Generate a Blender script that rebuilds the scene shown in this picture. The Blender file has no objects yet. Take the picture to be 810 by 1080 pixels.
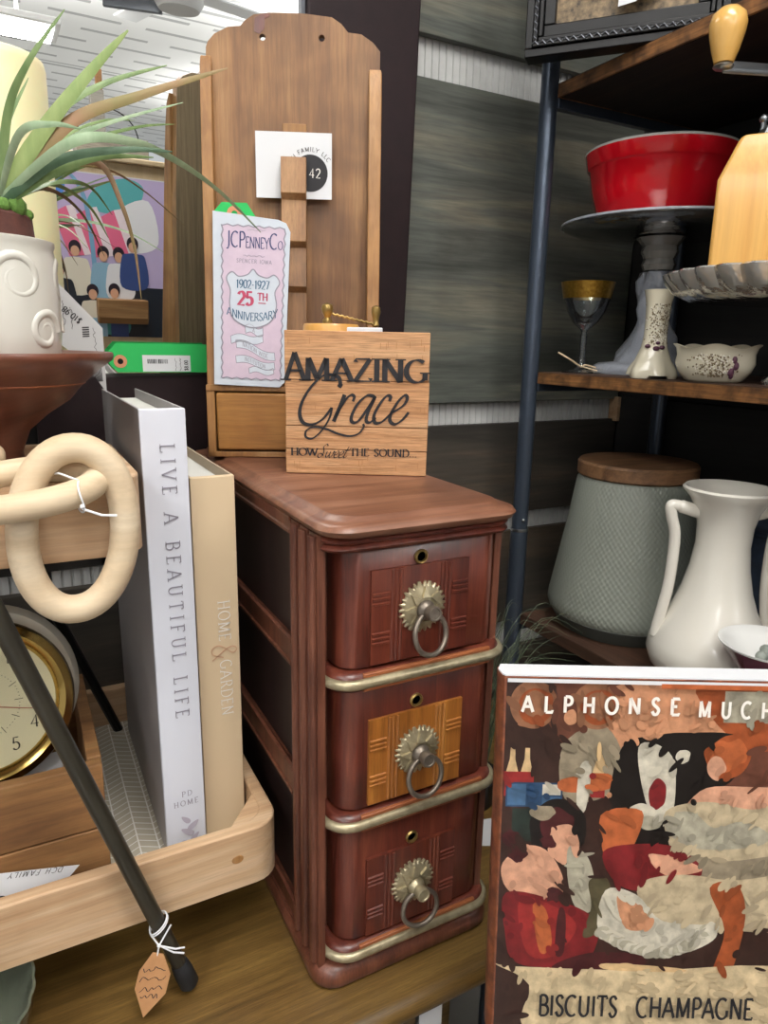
import bpy, bmesh, math, random
from math import sin, cos, pi, radians, sqrt, atan2
from mathutils import Vector, Matrix

random.seed(7)
SC = bpy.context.scene
COL = SC.collection

# ------------------------------------------------------------------ camera
cam_data = bpy.data.cameras.new('camera')
cam_data.sensor_fit = 'VERTICAL'
cam_data.sensor_height = 36.0
cam_data.lens = 36.0 * 728.7 / 1080.0
cam_data.clip_start = 0.01
cam = bpy.data.objects.new('camera', cam_data)
COL.objects.link(cam)
PITCH, ROLL, YAW = radians(13.74), radians(-1.2), radians(28.2)
_f0 = Vector((sin(YAW), cos(YAW), 0)); _r0 = Vector((cos(YAW), -sin(YAW), 0))
_F = _f0 * cos(PITCH) - Vector((0, 0, 1)) * sin(PITCH)
_D0 = _F.cross(_r0)
_R = _r0 * cos(ROLL) + _D0 * sin(ROLL)
_D = _D0 * cos(ROLL) - _r0 * sin(ROLL)
_m = Matrix((_R, -_D, -_F)).transposed().to_4x4()
_m.translation = (0, 0, 1.40)
cam.matrix_world = _m
SC.camera = cam

# ------------------------------------------------------------------ world, exposure
world = bpy.data.worlds.new('world'); SC.world = world
world.use_nodes = True
bg = world.node_tree.nodes['Background']
bg.inputs[0].default_value = (0.95, 0.97, 1.0, 1)
bg.inputs[1].default_value = 0.60
SC.view_settings.view_transform = 'Standard'
SC.view_settings.look = 'None'
SC.view_settings.gamma = 1.0
SC.view_settings.use_curve_mapping = False
SC.view_settings.exposure = 0.0
SC.cycles.use_denoising = True
SC.cycles.max_bounces = 10
SC.cycles.transmission_bounces = 10
SC.cycles.caustics_reflective = True
SC.cycles.sample_clamp_indirect = 4.0
SC.cycles.caustics_refractive = False
LIGHTS = [  # x, y, bottom z, size x, size y, watts down, watts up
    (0.22, -0.30, 2.86, 0.6, 1.2, 30, 0),
    (-1.30, -0.40, 2.86, 0.6, 1.2, 20, 0),
    (0.19, -2.45, 2.50, 0.3, 0.3, 10, 46),
    (-1.60, -2.40, 2.50, 0.3, 1.2, 16, 75),  # this and the next three: unseen lights added to brighten the ceiling
    (2.10, -2.20, 2.50, 0.3, 1.2, 16, 85),
    (2.30, -5.00, 2.50, 0.3, 1.2, 16, 85),
    (-1.30, -5.60, 2.50, 0.3, 1.2, 16, 85),
]

# ------------------------------------------------------------------ materials
def srgb(h):
    h = h.lstrip('#')
    v = [int(h[i:i + 2], 16) / 255 for i in (0, 2, 4)]
    return tuple(c / 12.92 if c <= .04045 else ((c + .055) / 1.055) ** 2.4 for c in v) + (1,)

MATS = {}
def _new(name):
    m = bpy.data.materials.new(name); m.use_nodes = True
    MATS[name] = m
    nt = m.node_tree
    return m, nt, nt.nodes['Principled BSDF']

def _coords(nt, scale, rot=(0, 0, 0)):
    tc = nt.nodes.new('ShaderNodeTexCoord'); mp = nt.nodes.new('ShaderNodeMapping')
    mp.inputs['Scale'].default_value = scale; mp.inputs['Rotation'].default_value = rot
    nt.links.new(tc.outputs['Object'], mp.inputs[0])
    return mp.outputs[0]

def _noise(nt, vec, scale=1, detail=5, rough=.6, dist=0):
    n = nt.nodes.new('ShaderNodeTexNoise')
    n.inputs['Scale'].default_value = scale; n.inputs['Detail'].default_value = detail
    n.inputs['Roughness'].default_value = rough; n.inputs['Distortion'].default_value = dist
    nt.links.new(vec, n.inputs['Vector'])
    return n.outputs['Fac']

def _ramp(nt, fac, stops):
    r = nt.nodes.new('ShaderNodeValToRGB'); e = r.color_ramp.elements
    while len(e) < len(stops): e.new(.5)
    for el, (p, c) in zip(e, stops):
        el.position = p; el.color = srgb(c) if isinstance(c, str) else c
    nt.links.new(fac, r.inputs[0])
    return r.outputs[0]

def _bump(nt, b, fac, strength, dist=.002):
    n = nt.nodes.new('ShaderNodeBump'); n.inputs['Strength'].default_value = strength
    n.inputs['Distance'].default_value = dist
    nt.links.new(fac, n.inputs['Height']); nt.links.new(n.outputs[0], b.inputs['Normal'])

def plain(name, col, rough=.5, metal=0., col2=None, scale=30, bump=0, coat=0, spec=.5):
    m, nt, b = _new(name)
    b.inputs['Base Color'].default_value = srgb(col)
    b.inputs['Roughness'].default_value = rough; b.inputs['Metallic'].default_value = metal
    b.inputs['Coat Weight'].default_value = coat; b.inputs['Coat Roughness'].default_value = .08
    b.inputs['Specular IOR Level'].default_value = spec
    if col2 or bump:
        s = scale if isinstance(scale, tuple) else (scale,) * 3
        f = _noise(nt, _coords(nt, s))
        if col2: nt.links.new(_ramp(nt, f, [(.3, col), (.7, col2)]), b.inputs['Base Color'])
        if bump: _bump(nt, b, f, bump)
    return m

def wood(name, c1, c2, c3=None, axis='z', freq=60, stretch=.06, rough=.4, coat=0, bump=.15, grain=.35, lo=.32, hi=.68, spec=.5, blot=None):
    m, nt, b = _new(name)
    s = [freq] * 3; s['xyz'.index(axis)] = freq * stretch
    v = _coords(nt, tuple(s))
    f = _noise(nt, v, 1, 6, .62, .8)
    stops = [(lo, c1), (hi, c2)] if not c3 else [(lo, c1), ((lo + hi) / 2, c2), (hi, c3)]
    c = _ramp(nt, f, stops)
    s2 = [freq * 11] * 3; s2['xyz'.index(axis)] = freq * .5
    g = _noise(nt, _coords(nt, tuple(s2)), 1, 6, .7)
    gr = _ramp(nt, g, [(.35, (1 - grain,) * 3 + (1,)), (.6, (1, 1, 1, 1))])
    mx = nt.nodes.new('ShaderNodeMix'); mx.data_type = 'RGBA'; mx.blend_type = 'MULTIPLY'
    mx.inputs[0].default_value = 1
    nt.links.new(c, mx.inputs[6]); nt.links.new(gr, mx.inputs[7])
    outc = mx.outputs[2]
    if blot:                      # worn patina: large uneven patches of a darker tone
        bn = _noise(nt, _coords(nt, (blot[0],) * 3), 1, 3, .55, .4)
        br_ = _ramp(nt, bn, [(.36, (blot[1], blot[1] * .93, blot[1] * .88, 1)), (.58, (1, 1, 1, 1))])
        m2 = nt.nodes.new('ShaderNodeMix'); m2.data_type = 'RGBA'; m2.blend_type = 'MULTIPLY'; m2.inputs[0].default_value = 1
        nt.links.new(outc, m2.inputs[6]); nt.links.new(br_, m2.inputs[7]); outc = m2.outputs[2]
    nt.links.new(outc, b.inputs['Base Color'])
    b.inputs['Roughness'].default_value = rough
    b.inputs['Coat Weight'].default_value = coat; b.inputs['Coat Roughness'].default_value = .15
    b.inputs['Specular IOR Level'].default_value = spec
    if bump: _bump(nt, b, g, bump, .0008)
    return m

def glass(name, col='ffffff', rough=.0, ior=1.47, bump=0, scale=40, body=.0, bodycol='dfe4ea', gain=1.0):
    # thin glassware: clear pass-through, fresnel reflection and a share of milky body for frosted or cut glass
    m, nt, b = _new(name)
    out = nt.nodes['Material Output']
    tr = nt.nodes.new('ShaderNodeBsdfTransparent'); tr.inputs[0].default_value = srgb(col)
    gl = nt.nodes.new('ShaderNodeBsdfGlossy'); gl.inputs['Roughness'].default_value = rough
    df = nt.nodes.new('ShaderNodeBsdfDiffuse'); df.inputs[0].default_value = srgb(bodycol)
    fz = nt.nodes.new('ShaderNodeFresnel'); fz.inputs[0].default_value = ior
    mul = nt.nodes.new('ShaderNodeMath'); mul.operation = 'MULTIPLY'; mul.inputs[1].default_value = gain; mul.use_clamp = True
    nt.links.new(fz.outputs[0], mul.inputs[0])
    m1 = nt.nodes.new('ShaderNodeMixShader'); m1.inputs[0].default_value = body
    nt.links.new(tr.outputs[0], m1.inputs[1]); nt.links.new(df.outputs[0], m1.inputs[2])
    m2 = nt.nodes.new('ShaderNodeMixShader'); nt.links.new(mul.outputs[0], m2.inputs[0])
    nt.links.new(m1.outputs[0], m2.inputs[1]); nt.links.new(gl.outputs[0], m2.inputs[2])
    nt.links.new(m2.outputs[0], out.inputs[0])
    if bump:
        n = nt.nodes.new('ShaderNodeBump'); n.inputs['Strength'].default_value = bump; n.inputs['Distance'].default_value = .006
        nt.links.new(_noise(nt, _coords(nt, (scale,) * 3), 1, 3), n.inputs['Height'])
        for q in (gl, df, fz): nt.links.new(n.outputs[0], q.inputs['Normal'])
    return m

def emit(name, col, strength):
    m, nt, b = _new(name)
    b.inputs['Base Color'].default_value = srgb(col)
    b.inputs['Emission Color'].default_value = srgb(col); b.inputs['Emission Strength'].default_value = strength
    return m

# ------------------------------------------------------------------ geometry helpers
class MB:
    def __init__(s): s.v = []; s.f = []; s.m = []; s.mi = 0
    def add(s, vs, fs):
        b = len(s.v); s.v += [tuple(v) for v in vs]
        for f in fs: s.f.append(tuple(i + b for i in f)); s.m.append(s.mi)
    def box(s, x0, x1, y0, y1, z0, z1):
        s.add([(x0, y0, z0), (x1, y0, z0), (x1, y1, z0), (x0, y1, z0), (x0, y0, z1), (x1, y0, z1), (x1, y1, z1), (x0, y1, z1)],
              [(3, 2, 1, 0), (4, 5, 6, 7), (0, 1, 5, 4), (1, 2, 6, 5), (2, 3, 7, 6), (3, 0, 4, 7)])
        return s
    def prism(s, pts, d0, d1, axes='xzy', cap=True):
        # pts in the plane of axes[0],axes[1]; extruded along axes[2] from d0 to d1
        ia = ['xyz'.index(a) for a in axes]; n = len(pts); vs = []
        for d in (d0, d1):
            for p in pts:
                c = [0, 0, 0]; c[ia[0]] = p[0]; c[ia[1]] = p[1]; c[ia[2]] = d; vs.append(c)
        fs = [(i, (i + 1) % n, n + (i + 1) % n, n + i) for i in range(n)]
        if cap: fs += [tuple(range(n - 1, -1, -1)), tuple(range(n, 2 * n))]
        s.add(vs, fs); return s
    def loft(s, rings, close=True, cap=True):
        n = len(rings[0]); vs = [p for r in rings for p in r]; fs = []
        for k in range(len(rings) - 1):
            for i in range(n if close else n - 1):
                j = (i + 1) % n
                fs.append((k * n + i, k * n + j, (k + 1) * n + j, (k + 1) * n + i))
        if cap and close: fs += [tuple(range(n - 1, -1, -1)), tuple(range((len(rings) - 1) * n, len(rings) * n))]
        s.add(vs, fs); return s
    def lathe(s, prof, seg=48, c=(0, 0, 0), fn=None, cap=True):
        rings = []
        for r, z in prof:
            ring = []
            for i in range(seg):
                a = 2 * pi * i / seg; rr = max(r, 1e-5); zz = z
                if fn: rr, zz = fn(rr, zz, a)
                ring.append((c[0] + rr * cos(a), c[1] + rr * sin(a), c[2] + zz))
            rings.append(ring)
        s.loft(rings, cap=cap); return s
    def tube(s, path, rad, seg=10, closed=False, cap=True, flat=1.0):
        P = [Vector(p) for p in path]; n = len(P)
        R = rad if isinstance(rad, (list, tuple)) else [rad] * n
        T = []
        for i in range(n):
            a = P[(i - 1) % n] if (closed or i > 0) else P[i]; b = P[(i + 1) % n] if (closed or i < n - 1) else P[i]
            t = b - a; T.append(t.normalized() if t.length > 1e-9 else Vector((0, 0, 1)))
        up = Vector((0, 0, 1)) if abs(T[0].z) < .9 else Vector((0, 1, 0))
        N = (up - T[0] * up.dot(T[0])).normalized(); rings = []
        for i in range(n):
            N = (N - T[i] * N.dot(T[i])); N = N.normalized() if N.length > 1e-6 else T[i].orthogonal().normalized()
            B = T[i].cross(N)
            rings.append([P[i] + N * (R[i] * cos(2 * pi * k / seg)) + B * (R[i] * flat * sin(2 * pi * k / seg)) for k in range(seg)])
        if closed: rings.append(rings[0])
        s.loft(rings, cap=cap and not closed); return s
    def sphere(s, c, r, seg=16, rings=10, sc=(1, 1, 1)):
        prof = [(r * sin(pi * k / rings), -r * cos(pi * k / rings)) for k in range(rings + 1)]
        rr = []
        for q, z in prof:
            rr.append([(c[0] + max(q, 1e-5) * cos(2 * pi * i / seg) * sc[0], c[1] + max(q, 1e-5) * sin(2 * pi * i / seg) * sc[1], c[2] + z * sc[2]) for i in range(seg)])
        s.loft(rr); return s
    def poly(s, pts): s.add(pts, [tuple(range(len(pts)))]); return s
    def xf(s, M, start=0):
        s.v[start:] = [tuple(M @ Vector(v)) for v in s.v[start:]]; return s

def catmull(P, n=8, closed=False):
    P = [Vector(p) for p in P]; out = []; N = len(P)
    for i in range(N if closed else N - 1):
        if closed: a, b, c, d = P[(i - 1) % N], P[i], P[(i + 1) % N], P[(i + 2) % N]
        else: a, b, c, d = P[max(i - 1, 0)], P[i], P[i + 1], P[min(i + 2, N - 1)]
        for k in range(n):
            t = k / n
            out.append(.5 * ((2 * b) + (c - a) * t + (2 * a - 5 * b + 4 * c - d) * t * t + (3 * b - a - 3 * c + d) * t ** 3))
    if not closed: out.append(P[-1])
    return out

def rrect(x0, x1, y0, y1, r, n=6, corners=(1, 1, 1, 1)):
    # counter-clockwise from front-left; corners: front-left, front-right, back-right, back-left
    out = []
    for k, (cx, cy, a0) in enumerate(((x0, y0, pi), (x1, y0, 1.5 * pi), (x1, y1, 0), (x0, y1, .5 * pi))):
        rr = r * corners[k] if corners[k] else 1e-4
        ox = cx + (rr if cx == x0 else -rr); oy = cy + (rr if cy == y0 else -rr)
        for i in range(n + 1):
            a = a0 + .5 * pi * i / n
            out.append((ox + rr * cos(a), oy + rr * sin(a)))
    return out

def obj(name, mb, mat, parent=None, bevel=0, smooth=35, loc=None, rotz=0, rot=None, label=None, seg=2):
    me = bpy.data.meshes.new(name)
    me.from_pydata(mb.v, [], mb.f)
    mats = mat if isinstance(mat, (list, tuple)) else [mat]
    for m in mats: me.materials.append(MATS[m] if isinstance(m, str) else m)
    for p, i in zip(me.polygons, mb.m): p.material_index = i
    bm = bmesh.new(); bm.from_mesh(me)
    bmesh.ops.recalc_face_normals(bm, faces=bm.faces)
    bm.to_mesh(me); bm.free()
    if smooth:
        for p in me.polygons: p.use_smooth = True
        me.set_sharp_from_angle(angle=radians(smooth))
    o = bpy.data.objects.new(name, me); COL.objects.link(o)
    if parent: o.parent = parent
    if loc: o.location = loc
    if rot: o.rotation_euler = rot
    elif rotz: o.rotation_euler = (0, 0, rotz)
    if bevel:
        b = o.modifiers.new('bevel', 'BEVEL'); b.width = bevel; b.segments = seg; b.limit_method = 'ANGLE'; b.angle_limit = radians(40)
    if label: o['label'] = label
    return o

def tag(o, label, cat, group=None, kind=None):
    o['label'] = label; o['category'] = cat
    if group: o['group'] = group
    if kind: o['kind'] = kind
    return o

def thing(name, label, cat, loc=(0, 0, 0), rotz=0, group=None, rot=None):
    o = bpy.data.objects.new(name, None); COL.objects.link(o)
    o.empty_display_size = .05
    o.location = loc; o.rotation_euler = rot if rot else (0, 0, rotz)
    return tag(o, label, cat, group)

def struct(name, mb, mat, **k):
    o = obj(name, mb, mat, **k); o['kind'] = 'structure'; return o

# ------------------------------------------------------------------ lettering (own stroke alphabet)
def arc(cx, cy, rx, ry, a0, a1, n=14):
    return [(cx + rx * cos(radians(a0 + (a1 - a0) * i / n)), cy + ry * sin(radians(a0 + (a1 - a0) * i / n))) for i in range(n + 1)]

GL = {  # glyph: (width, strokes, serif points)
 'A': (.74, [[(0, 0), (.35, 1)], [(.35, 1), (.72, 0)], [(.13, .34), (.59, .34)]], [(0, 0), (.72, 0)]),
 'B': (.6, [[(.1, 0), (.1, 1)], [(.1, 1), (.3, 1)] + arc(.3, .76, .22, .24, 90, -90), [(.1, .52), (.34, .52)] + arc(.34, .26, .25, .26, 90, -90) + [(.1, 0)]], [(.1, 0), (.1, 1)]),
 'C': (.72, [arc(.4, .5, .38, .5, 52, 308, 22)], []),
 'D': (.72, [[(.1, 0), (.1, 1)], [(.1, 1), (.28, 1)] + arc(.28, .5, .42, .5, 90, -90, 18) + [(.1, 0)]], [(.1, 0), (.1, 1)]),
 'E': (.56, [[(.1, 0), (.1, 1)], [(.1, 1), (.52, 1), (.52, .9)], [(.1, .52), (.42, .52)], [(.1, 0), (.54, 0), (.54, .12)]], [(.1, 0), (.1, 1)]),
 'F': (.54, [[(.1, 0), (.1, 1)], [(.1, 1), (.52, 1), (.52, .88)], [(.1, .52), (.42, .52)]], [(.1, 0), (.1, 1)]),
 'G': (.78, [arc(.4, .5, .38, .5, 52, 318, 22), [(.7, .42), (.7, .1)]], [(.7, .42)]),
 'H': (.74, [[(.1, 0), (.1, 1)], [(.64, 0), (.64, 1)], [(.1, .5), (.64, .5)]], [(.1, 0), (.1, 1), (.64, 0), (.64, 1)]),
 'I': (.24, [[(.12, 0), (.12, 1)]], [(.12, 0), (.12, 1)]),
 'J': (.42, [[(.28, 1), (.28, .1), (.2, -.1), (.04, -.12)]], [(.28, 1)]),
 'L': (.54, [[(.1, 0), (.1, 1)], [(.1, 0), (.52, 0), (.52, .14)]], [(.1, 0), (.1, 1)]),
 'M': (.9, [[(.1, 0), (.12, 1)], [(.12, 1), (.44, .06)], [(.44, .06), (.77, 1)], [(.77, 1), (.79, 0)]], [(.1, 0), (.79, 0)]),
 'N': (.78, [[(.1, 0), (.1, 1)], [(.1, 1), (.66, 0)], [(.66, 0), (.66, 1)]], [(.1, 0), (.1, 1), (.66, 1)]),
 'O': (.8, [arc(.4, .5, .38, .5, 0, 360, 28)], []),
 'P': (.58, [[(.1, 0), (.1, 1)], [(.1, 1), (.3, 1)] + arc(.3, .74, .24, .26, 90, -90) + [(.1, .48)]], [(.1, 0), (.1, 1)]),
 'R': (.66, [[(.1, 0), (.1, 1)], [(.1, 1), (.3, 1)] + arc(.3, .75, .23, .25, 90, -90) + [(.1, .5)], [(.32, .5), (.64, 0)]], [(.1, 0), (.1, 1), (.64, 0)]),
 'S': (.54, [catmull([(.47, .84, 0), (.36, .98, 0), (.2, .98, 0), (.08, .82, 0), (.14, .62, 0), (.38, .42, 0), (.48, .24, 0), (.36, .02, 0), (.18, .01, 0), (.05, .2, 0)], 4)], []),
 'T': (.64, [[(.32, 0), (.32, 1)], [(.03, .86), (.04, 1), (.6, 1), (.61, .86)]], [(.32, 0)]),
 'U': (.74, [[(.1, 1), (.1, .32)] + arc(.36, .3, .26, .3, 180, 360) + [(.62, 1)]], [(.1, 1), (.62, 1)]),
 'V': (.72, [[(0, 1), (.36, 0)], [(.36, 0), (.7, 1)]], [(0, 1), (.7, 1)]),
 'W': (1.0, [[(0, 1), (.26, 0)], [(.26, 0), (.5, .95)], [(.5, .95), (.74, 0)], [(.74, 0), (1, 1)]], [(0, 1), (1, 1)]),
 'Y': (.68, [[(0, 1), (.34, .48)], [(.66, 1), (.34, .48)], [(.34, .48), (.34, 0)]], [(0, 1), (.66, 1), (.34, 0)]),
 'Z': (.62, [[(.05, .86), (.06, 1), (.56, 1)], [(.56, 1), (.03, 0)], [(.03, 0), (.57, 0), (.58, .15)]], []),
 '&': (.76, [catmull([(.7, .02, 0), (.2, .66, 0), (.22, .92, 0), (.38, .96, 0), (.46, .8, 0), (.2, .52, 0), (.05, .25, 0), (.2, .02, 0), (.45, .08, 0), (.62, .46, 0)], 5)], []),
 '-': (.36, [[(.06, .42), (.3, .42)]], []), '.': (.22, [[(.08, .0), (.08, .1)]], []), "'": (.2, [[(.1, .75), (.1, 1)]], []),
 ' ': (.4, [], []),
 '0': (.56, [arc(.28, .5, .24, .5, 0, 360, 24)], []),
 '1': (.4, [[(.08, .82), (.22, 1), (.22, 0)]], [(.22, 0)]),
 '2': (.56, [arc(.27, .72, .22, .28, 165, -25) + [(.05, 0), (.52, 0)]], []),
 '3': (.54, [arc(.25, .75, .2, .25, 150, -90), arc(.25, .26, .23, .26, 90, -150)], []),
 '4': (.58, [[(.42, 0), (.42, 1), (.03, .3), (.56, .3)]], []),
 '5': (.54, [[(.48, 1), (.13, 1), (.1, .56)] + arc(.26, .32, .24, .3, 130, -150)], []),
 '6': (.56, [[(.44, .95), (.14, .55)] + arc(.28, .3, .23, .3, 160, -200)], []),
 '7': (.54, [[(.04, 1), (.5, 1), (.2, 0)]], []),
 '8': (.54, [arc(.27, .75, .19, .25, -90, 270), arc(.27, .26, .23, .26, 90, 450)], []),
 '9': (.56, [arc(.28, .7, .23, .3, 0, 360) + [(.5, .6), (.4, .2), (.15, 0)]], []),
 '$': (.54, [catmull([(.47, .84, 0), (.2, .98, 0), (.08, .78, 0), (.38, .45, 0), (.46, .22, 0), (.2, .02, 0), (.05, .18, 0)], 4), [(.27, -.1), (.27, 1.1)]], []),
 # script letters, x height about .5
 'g_G': (1.15, [catmull([(.95, .86, 0), (.78, 1.0, 0), (.45, .9, 0), (.14, .5, 0), (.1, .12, 0), (.3, -.04, 0), (.6, .12, 0), (.78, .42, 0), (.7, .1, 0), (.55, -.3, 0), (.3, -.5, 0), (.12, -.42, 0), (.2, -.22, 0), (.6, -.12, 0)], 6)], []),
 'a_': (.52, [catmull([(.46, .44, 0), (.28, .5, 0), (.06, .24, 0), (.1, .02, 0), (.28, .06, 0), (.44, .42, 0)], 5), catmull([(.46, .48, 0), (.38, .1, 0), (.46, .0, 0), (.6, .14, 0)], 5)], []),
 'c_': (.42, [catmull([(.4, .4, 0), (.26, .5, 0), (.06, .26, 0), (.12, .02, 0), (.3, .02, 0), (.48, .16, 0)], 5)], []),
 'e_': (.42, [catmull([(.04, .18, 0), (.3, .28, 0), (.38, .44, 0), (.24, .5, 0), (.06, .28, 0), (.1, .02, 0), (.3, .02, 0), (.5, .18, 0)], 5)], []),
 'r_': (.42, [catmull([(.0, .1, 0), (.14, .52, 0), (.1, .28, 0), (.04, .0, 0)], 5), catmull([(.08, .2, 0), (.22, .44, 0), (.4, .46, 0)], 5)], []),
 'w_': (.66, [catmull([(.04, .46, 0), (.02, .1, 0), (.14, .02, 0), (.3, .3, 0), (.32, .46, 0), (.3, .1, 0), (.42, .02, 0), (.58, .3, 0), (.56, .48, 0), (.7, .4, 0)], 4)], []),
 't_': (.34, [catmull([(.26, .86, 0), (.1, .2, 0), (.14, .0, 0), (.36, .16, 0)], 5), [(.02, .56), (.4, .58)]], []),
 's_S': (.7, [catmull([(.64, .86, 0), (.5, 1.0, 0), (.3, .8, 0), (.42, .5, 0), (.4, .15, 0), (.16, -.02, 0), (.02, .16, 0), (.2, .3, 0), (.5, .14, 0)], 5)], []),
}

def ribbon(mb, pts, fr, thick, thin, nib=15):
    P = [Vector((p[0], p[1], 0)) for p in pts]
    P = [p for i, p in enumerate(P) if i == 0 or (p - P[i - 1]).length > 1e-7]
    n = len(P)
    if n < 2: return
    nv = (cos(radians(nib)), sin(radians(nib))); vs = []
    for i in range(n):
        t = (P[min(i + 1, n - 1)] - P[max(i - 1, 0)])
        t = t.normalized() if t.length > 0 else Vector((1, 0, 0))
        w = thin + (thick - thin) * abs(t.x * nv[1] - t.y * nv[0])
        nn = Vector((-t.y, t.x, 0)) * w * .5
        a, b = P[i] + nn, P[i] - nn
        vs += [fr(a.x, a.y), fr(b.x, b.y)]
    mb.add(vs, [(2 * i, 2 * i + 1, 2 * i + 3, 2 * i + 2) for i in range(n - 1)])

def text_width(s, h, sp=.08, xs=1.0):
    keys = s if isinstance(s, list) else list(s)
    return sum((GL[k][0] + sp) * h * xs for k in keys) - sp * h * xs

def text(mb, s, u, v, h, fr, thick=.14, thin=.05, serif=.2, sp=.08, xs=1.0, center=False, slant=0, nib=15, path=None):
    keys = s if isinstance(s, list) else list(s)
    if center: u -= text_width(keys, h, sp, xs) / 2
    for k in keys:
        w, st, sf = GL[k]
        def f2(x, y, u=u):
            if path:
                return path(u + x * xs + slant * y, y)
            return fr(u + x * xs + slant * y, v + y)
        g = lambda x, y, f2=f2: f2(x, y)
        for q in st: ribbon(mb, [(p[0] * h, p[1] * h) for p in q], g, thick * h, thin * h, nib)
        if serif:
            for (x, y) in sf: ribbon(mb, [((x - serif / 2) * h, y * h), ((x + serif / 2) * h, y * h)], g, thin * h, thin * h * 1.0)
        u += (w + sp) * h * xs
    return u

def scribble(mb, fr, u0, u1, v, h, w, n=14, seed=0):
    r = random.Random(seed); pts = []
    for i in range(n):
        pts.append((u0 + (u1 - u0) * i / (n - 1) + r.uniform(-.3, .3) * (u1 - u0) / n, v + r.uniform(-.5, .5) * h, 0))
    ribbon(mb, catmull(pts, 4), fr, w, w * .7)

def frame(o, ux, vx, off=0.0004):
    o = Vector(o); ux = Vector(ux).normalized(); vx = Vector(vx).normalized(); n = ux.cross(vx) * off
    return lambda u, v: o + ux * u + vx * v + n

# ------------------------------------------------------------------ material library
wood('mahogany', '4a221a', '642e22', '773d2b', axis='z', freq=60, rough=.36, coat=.2, grain=.3, blot=(14, .72))
wood('mahogany_side', '4f2c20', '6d3f2e', '82513c', axis='z', freq=60, rough=.42, coat=.1, blot=(12, .7))
wood('mahogany_top', '694231', '7f543e', '8f6650', axis='x', freq=40, rough=.42, coat=.1, grain=.25, blot=(9, .75))
wood('dark_panel', '1b0f0d', '2a1512', axis='z', freq=30, rough=.55)
wood('inlay_red', '482018', '632c1e', '763a26', axis='z', freq=50, rough=.35, coat=.2)
wood('inlay_orange', '7d4a1e', 'a5662b', 'b87a38', axis='z', freq=44, rough=.35, coat=.2)
wood('trim_orange', '86492a', 'a4633a', axis='x', freq=60, rough=.45)
wood('oak_table', '54401d', '6a5128', '7c6233', axis='x', freq=90, stretch=.025, rough=.36, coat=.12, grain=.38, blot=(5, .82))
wood('rack_wood', '805936', '996f46', 'aa8155', axis='z', freq=34, stretch=.07, rough=.5, grain=.3, blot=(9, .58))
wood('rack_edge', '875c33', 'a37644', 'b78c5c', axis='z', freq=26, stretch=.12, rough=.5, grain=.25, blot=(12, .72))
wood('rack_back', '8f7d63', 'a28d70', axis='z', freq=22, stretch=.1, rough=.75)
wood('rack_drawer', '94652f', 'ae7b3f', axis='x', freq=40, stretch=.07, rough=.45, grain=.25, blot=(10, .8))
wood('sign_wood', 'b07d52', 'c69569', 'd5aa80', axis='x', freq=70, stretch=.03, rough=.8, grain=.45)
wood('tray_wood', 'b38e69', 'c9a985', 'd9be9e', axis='x', freq=30, stretch=.06, rough=.62, grain=.18, blot=(8, .86))
wood('crate_wood', '6a4728', '8a6239', '9c774c', axis='x', freq=24, stretch=.1, rough=.7, grain=.25)
wood('beech', 'c6ad8b', 'd6c0a0', 'e0cfb4', axis='x', freq=20, stretch=.15, rough=.6, grain=.1)
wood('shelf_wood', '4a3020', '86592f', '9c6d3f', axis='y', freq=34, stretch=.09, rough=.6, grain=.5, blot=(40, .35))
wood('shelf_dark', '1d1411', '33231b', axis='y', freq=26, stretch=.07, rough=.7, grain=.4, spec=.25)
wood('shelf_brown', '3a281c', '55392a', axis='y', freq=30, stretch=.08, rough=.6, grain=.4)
wood('lid_wood', '4f3523', '7d5a3c', '8f6b4a', axis='x', freq=30, stretch=.1, rough=.55, grain=.3)
wood('grinder_wood', 'bf8840', 'd09b4e', 'd9a95c', axis='z', freq=16, stretch=.1, rough=.4, coat=.2, grain=.1)
wood('knob_wood', 'd2a04f', 'ddb067', axis='z', freq=20, stretch=.2, rough=.25, coat=.4, grain=.06)
wood('plank_grey', '41443f', '5d615a', '817d6d', axis='x', freq=16, stretch=.1, rough=.6, grain=.32, blot=(4, .78))
wood('plank_brown', '35322d', '4a443c', '6a5a48', axis='x', freq=12, stretch=.12, rough=.6, grain=.25)
wood('plank_dark', '141313', '232222', '2c2a28', axis='y', freq=12, stretch=.12, rough=.65, grain=.25)
wood('frame_espresso', '241619', '2e1c1f', axis='z', freq=30, rough=.5, grain=.1)
wood('pine_panel', 'c3ab86', 'd3bd9b', axis='z', freq=14, rough=.6, grain=.1)
wood('weathered', '77746e', '96928a', axis='x', freq=30, rough=.8)
wood('brown_glaze', '5a3325', '6c3f2e', '7a4b37', axis='x', freq=24, stretch=.1, rough=.4, coat=.12, grain=.14)
plain('beadboard', 'c9cac8', .6, col2='bcbdbb')
plain('black_metal', '15161a', .38, .4)
plain('pole_metal', '434c59', .3, .55, col2='4b5563', scale=6)
plain('iron_black', '0e0e10', .45, .3)
plain('cane_black', '23211a', .35, .0, col2='2e2b22', scale=30, coat=.15)
plain('rubber', '16181b', .6)
plain('nickel', 'b9ae90', .36, .6, col2='8f8468', scale=90, bump=.1)
plain('ring_metal', '837a6e', .42, .65, col2='655b51', scale=80)
plain('brass', 'ad9258', .28, .75, col2='8a7242', scale=60)
plain('gold_bright', 'b89a58', .18, 1.0)
plain('gold_rim', 'b8923f', .3, .9, col2='8c6a28', scale=200, bump=.25)
plain('steel', 'a9adb0', .28, .95)
plain('hole_black', '050404', .8)
plain('paper_white', 'd9dbde', .8)
plain('card_grey', 'b9b9b9', .8)
plain('paper_booklet', 'c6cdd6', .8, col2='bcc4cf', scale=60)
plain('booklet_pink', 'cbb9c8', .8, col2='c1afc0', scale=60)
plain('tag_green', '22b257', .7)
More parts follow.
